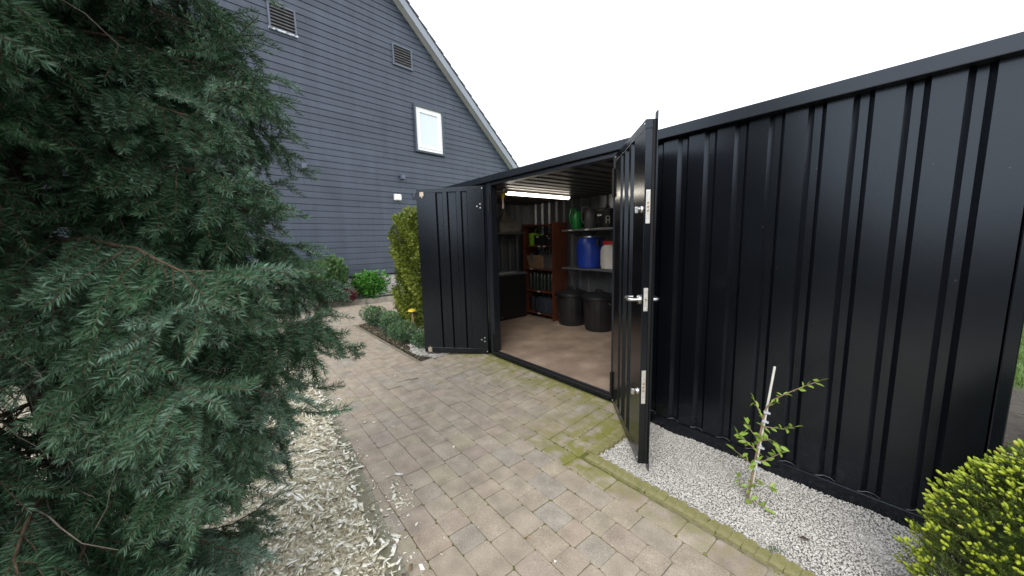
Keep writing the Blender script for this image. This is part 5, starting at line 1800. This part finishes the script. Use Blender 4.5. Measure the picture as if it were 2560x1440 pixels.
bul = 0.05 * np.sin(hz * 7 + hx * 5) + 0.035 * np.sin(hz * 19 + hx * 13 + 2) + rng.normal(0, 0.02, NH)
hp = np.column_stack([hx, hy, hz]) + out / 1.4 * bul[:, None]
# rounded upper edge
hp[:, 0] = np.where(hz > 1.7, hp[:, 0] * (1 - (hz - 1.7) * 0.35), hp[:, 0])
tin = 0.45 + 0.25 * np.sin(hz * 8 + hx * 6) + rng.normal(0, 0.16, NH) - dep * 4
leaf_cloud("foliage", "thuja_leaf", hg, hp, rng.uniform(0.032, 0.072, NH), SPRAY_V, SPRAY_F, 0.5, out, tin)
MB().box(HX0 + 0.08, HX1 - 0.08, HY0 + 0.08, HY1 - 0.08, 0.05, HZ1 - 0.12).build("dark_core", "soil", hg, 0.05)  # solid dark block filling the inside of the foliage
for xx in (-0.4, 0.0, 0.4):
    m_ = MB(); m_.tube([(xx, 0.2, -0.02), (xx + 0.02, 0.22, 0.9), (xx, 0.2, 1.7)], [0.035, 0.025, 0.01], 8); m_.build("stem", "bark", hg, smooth=True)


def shrub(name, label, cat, loc, rx, ry, rz, nn, size, mat, tv=LEAF_V, tf=LEAF_F, nst=8, up=0.5, group=None, lobes=5, shell=0.75, seed=1):
    t = thing(name, label, cat, loc, 0, group)
    r = np.random.default_rng(seed)
    lc = np.column_stack([r.uniform(-0.45, 0.45, lobes) * rx, r.uniform(-0.45, 0.45, lobes) * ry, r.uniform(0.35, 0.62, lobes) * rz * 1.6])
    which = rng.integers(0, lobes, nn)
    v = unit(rng.normal(size=(nn, 3)))
    rr = rng.random(nn) ** (1 / 3) * (1 - shell) + shell * rng.uniform(0.75, 1.0, nn)
    pos = lc[which] + v * rr[:, None] * np.array([rx, ry, rz]) * 0.62
    pos[:, 2] = np.clip(pos[:, 2], 0.02, None)
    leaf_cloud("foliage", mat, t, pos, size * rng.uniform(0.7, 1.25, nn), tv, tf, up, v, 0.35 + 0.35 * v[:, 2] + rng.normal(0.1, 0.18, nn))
    P = np.stack([np.stack([np.array([c[0] * 0.2, c[1] * 0.2, -0.02]), np.array([c[0] * 0.5, c[1] * 0.5, c[2] * 0.45]), np.array([c[0] * 0.9, c[1] * 0.9, c[2]]), c * np.array([1.2, 1.2, 1.3])]) for c in lc])
    link("stems", stems_mesh("stems", P, 0.009, 0.003, 5), "twig_bark", t)
    return t


low = "low blue green shrubs along the planting bed"
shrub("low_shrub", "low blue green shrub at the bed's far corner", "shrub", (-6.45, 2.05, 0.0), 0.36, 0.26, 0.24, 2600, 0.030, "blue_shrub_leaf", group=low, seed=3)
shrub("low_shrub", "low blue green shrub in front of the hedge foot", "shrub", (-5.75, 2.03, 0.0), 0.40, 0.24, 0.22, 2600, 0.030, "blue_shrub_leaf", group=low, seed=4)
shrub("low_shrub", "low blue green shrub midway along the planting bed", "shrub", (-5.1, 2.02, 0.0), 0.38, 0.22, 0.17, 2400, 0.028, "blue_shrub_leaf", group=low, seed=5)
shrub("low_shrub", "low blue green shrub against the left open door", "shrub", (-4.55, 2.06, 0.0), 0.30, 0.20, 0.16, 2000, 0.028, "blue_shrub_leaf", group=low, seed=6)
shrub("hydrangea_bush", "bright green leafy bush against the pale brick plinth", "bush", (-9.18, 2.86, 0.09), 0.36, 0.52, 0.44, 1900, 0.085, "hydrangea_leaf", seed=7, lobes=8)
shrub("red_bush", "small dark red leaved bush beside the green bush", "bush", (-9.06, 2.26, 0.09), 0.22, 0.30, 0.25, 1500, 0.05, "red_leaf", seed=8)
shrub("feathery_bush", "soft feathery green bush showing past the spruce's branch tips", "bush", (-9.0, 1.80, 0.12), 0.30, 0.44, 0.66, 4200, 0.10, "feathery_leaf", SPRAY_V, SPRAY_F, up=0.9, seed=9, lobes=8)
# leaf litter under the low shrubs
lp = np.column_stack([rng.uniform(-6.7, -4.1, 500), rng.uniform(1.79, 1.95, 500), rng.uniform(0.006, 0.02, 500)])
tag(link("leaf_litter", scatter("leaf_litter", LEAF_V, LEAF_F, lp, rand_rot(500, 0.3), rng.uniform(0.015, 0.035, 500), rng.uniform(0, 0.12, 500)), "wood_chip"),
    "dry leaves and chips along the planting bed edge", "leaf litter", kind="stuff")

# little wooden plant marker with a yellow top
pm_ = thing("plant_marker", "small wooden stick figure with yellow top before the hedge", "plant marker", (-5.45, 2.30, 0.03))
m_ = MB(); m_.tube([(-0.035, 0, -0.03), (0.02, 0, 0.33)], 0.007, 7); m_.build("leg", "stick_wood", pm_)
m_ = MB(); m_.tube([(0.05, 0.01, -0.03), (0.03, 0, 0.33)], 0.007, 7); m_.build("leg", "stick_wood", pm_)
MB().lathe([(0.055, 0.325), (0.072, 0.335), (0.062, 0.358), (0.02, 0.372)], 14, (0.022, 0, 0)).build("cap", "yellow_plastic", pm_, smooth=True)

# ------------------------------------------------------------------ past the container's corner
ps = thing("pruned_shrub", "pruned bare shrub trunk in soil past the container's corner", "shrub", (0.50, 4.45, -0.05))
m_ = MB(); m_.tube([(0, 0, -0.03), (0.0, 0, 0.25), (-0.02, 0.01, 0.48), (0.03, 0.02, 0.62), (0.10, 0.03, 0.9), (0.14, 0.0, 1.3)], [0.042, 0.036, 0.034, 0.028, 0.018, 0.010], 9); m_.build("trunk", "dead_twig", ps, smooth=True)
m_ = MB(); m_.tube([(-0.02, 0.01, 0.46), (-0.055, -0.02, 0.53), (-0.07, -0.03, 0.56)], [0.03, 0.026, 0.024], 9); m_.build("stub", "dead_twig", ps, smooth=True)
tp_ = []
for k in range(46):
    p0 = np.array([rng.uniform(-0.15, 0.35), rng.uniform(-0.6, 0.3), rng.uniform(0.02, 0.10)])
    tp_.append(polyline(p0, np.array([rng.normal(), rng.normal(), rng.uniform(-0.05, 0.5)]), rng.uniform(0.15, 0.4), 0.08, 5, 0, 0.12))
link("twig_litter", stems_mesh("twig_litter", np.array(tp_), 0.004, 0.0015, 4), "dead_twig", ps)
fn = thing("lawn_fence", "thin wire fence on the lawn past the container's corner", "fence", (0.7, 6.2, -0.05))
for k in range(4):
    MB().box(-0.6 + k * 0.8, -0.57 + k * 0.8, -0.015, 0.015, 0, 0.9).build("post", "dead_twig", fn)
for k in range(4):
    m_ = MB(); m_.tube([(-0.6, 0, 0.15 + 0.2 * k), (1.85, 0, 0.15 + 0.2 * k)], 0.003, 5); m_.build("wire", "grey_plastic", fn)


def grass(name, label, cx_, cy_, z_, spread, nn, hgt, group=None, solo=True):
    t = thing(name, label, "grass", (cx_, cy_, z_), 0, group)
    BV = [(0, -0.05, 0), (0, 0.05, 0), (0.05, 0.03, 0.5), (0.05, -0.03, 0.5), (0.22, 0, 1.0)]
    BF = [(0, 1, 2), (0, 2, 3), (3, 2, 4)]
    pos = np.column_stack([rng.normal(0, spread, nn), rng.normal(0, spread, nn), np.zeros(nn)])
    sc = hgt * rng.uniform(0.5, 1.1, nn)
    o = link("blades", scatter("blades", BV, BF, pos, rand_rot(nn, 0.35), np.column_stack([sc, sc * 0.9, sc]), rng.random(nn)), "grass_blade", t)
    o["kind"] = "stuff"
    return t


grass("grass_tuft", "small grass tuft in the mossy edging by the right door", -1.035, 1.765, 0.0, 0.010, 60, 0.032)
grass("grass_tuft", "sparse weed in a paving joint near the mossy edging", -1.06, 1.60, 0.0, 0.016, 30, 0.018)
grass("grass_tuft", "thin grass tuft at the gravel edging near the picture's bottom", -0.40, 1.845, 0.005, 0.012, 40, 0.035)
grass("grass_tuft", "green grass tuft in dark soil past the container's corner", 0.42, 3.98, -0.05, 0.05, 120, 0.10)
NG = 26000
gp = np.column_stack([rng.uniform(0.1, 3.2, NG), rng.uniform(5.8, 12.0, NG), np.full(NG, -0.06)])
BV = [(0, -0.06, 0), (0, 0.06, 0), (0.06, 0.035, 0.5), (0.06, -0.035, 0.5), (0.25, 0, 1.0)]
BF = [(0, 1, 2), (0, 2, 3), (3, 2, 4)]
tag(link("lawn_grass", scatter("lawn_grass", BV, BF, gp, rand_rot(NG, 0.35), rng.uniform(0.04, 0.10, NG), rng.random(NG)), "grass_blade"), "green lawn seen past the container's corner", "grass", kind="stuff")

# ------------------------------------------------------------------ small litter on the paving
tg_ = thing("fallen_twig", "thin curved pale twig lying on the paving at the bottom", "twig", (-1.20, 1.02, 0.004))
m_ = MB(); m_.tube([(-0.02, -0.015, 0), (-0.01, 0.01, 0.003), (0.008, 0.022, 0.003), (0.022, 0.02, 0)], 0.0018, 6); m_.build("stick", "stick_wood", tg_)
tg_ = thing("fallen_twig", "long thin brown twig on the paving near the wood chips", "twig", (-1.55, 0.86, 0.004))
m_ = MB(); m_.tube([(-0.07, -0.02, 0), (-0.03, 0.005, 0.002), (0.02, 0.0, 0.002), (0.06, 0.03, 0)], 0.0012, 6); m_.build("stick", "stick_wood", tg_)
tg_ = thing("fallen_twig", "short dark twig on the paving before the left door", "twig", (-3.55, 1.45, 0.004))
m_ = MB(); m_.tube([(-0.03, -0.06, 0), (0.0, 0.0, 0.003), (0.015, 0.07, 0)], 0.003, 6); m_.build("stick", "dead_twig", tg_)
lt = thing("fallen_leaf", "single dark dry leaf on the white gravel", "leaf", (-0.33, 2.02, 0.012), 0.4)
MB().add([(-0.02, 0, 0.0), (0, 0.012, 0.006), (0.028, 0.002, 0.0), (0, -0.012, 0.005), (0, 0, -0.001)], [(0, 4, 1), (1, 4, 2), (0, 3, 4), (3, 2, 4)]).build("leaf_blade", "bark", lt)

# ------------------------------------------------------------------ unseen hedges, added and shaped for dark reflections in the black paint
gh = thing("unseen_hedge", "unseen tall dark hedge added for reflections in the container", "hedge", (0.5, -5.2, -0.05))
NB = 9000
bx_ = rng.uniform(-9, 9, NB)


def hh_(x_):
    return 3.3 - 1.9 * np.clip((x_ + 3.6) / 2.4, 0, 1)


bz_ = rng.random(NB) * hh_(bx_)
bp2 = np.column_stack([bx_, 0.35 + 0.12 * np.sin(bx_ * 3 + bz_ * 2) + rng.normal(0, 0.08, NB), bz_ + 0.15 * np.sin(bx_ * 2.3)])
leaf_cloud("foliage", "hedge_leaf", gh, bp2, rng.uniform(0.16, 0.30, NB), SPRAY_V, SPRAY_F, 0.3, np.tile([0, 1.0, 0], (NB, 1)))
MB().prism([(-9, 0), (9, 0), (9, 1.3), (-1.2, 1.3), (-3.6, 3.15), (-9, 3.15)], -0.5, 0.3, 'y').build("dark_core", "soil", gh, 0.1)

gr_ = thing("unseen_hedge", "unseen dark hedge added on the right for groove reflections", "hedge", (4.6, 1.0, -0.05))  # out of view, added so the wall grooves mirror something dark
NB = 6000
by_ = rng.uniform(-6, 8, NB); bz_ = rng.uniform(0, 2.7, NB)
bp3 = np.column_stack([-0.35 + 0.12 * np.sin(by_ * 3 + bz_ * 2) + rng.normal(0, 0.08, NB), by_, bz_ + 0.15 * np.sin(by_ * 2.1)])
leaf_cloud("foliage", "hedge_leaf", gr_, bp3, rng.uniform(0.16, 0.30, NB), SPRAY_V, SPRAY_F, 0.3, np.tile([-1.0, 0, 0], (NB, 1)))
MB().box(-0.3, 0.5, -6, 8, 0, 2.55).build("dark_core", "soil", gr_, 0.15)
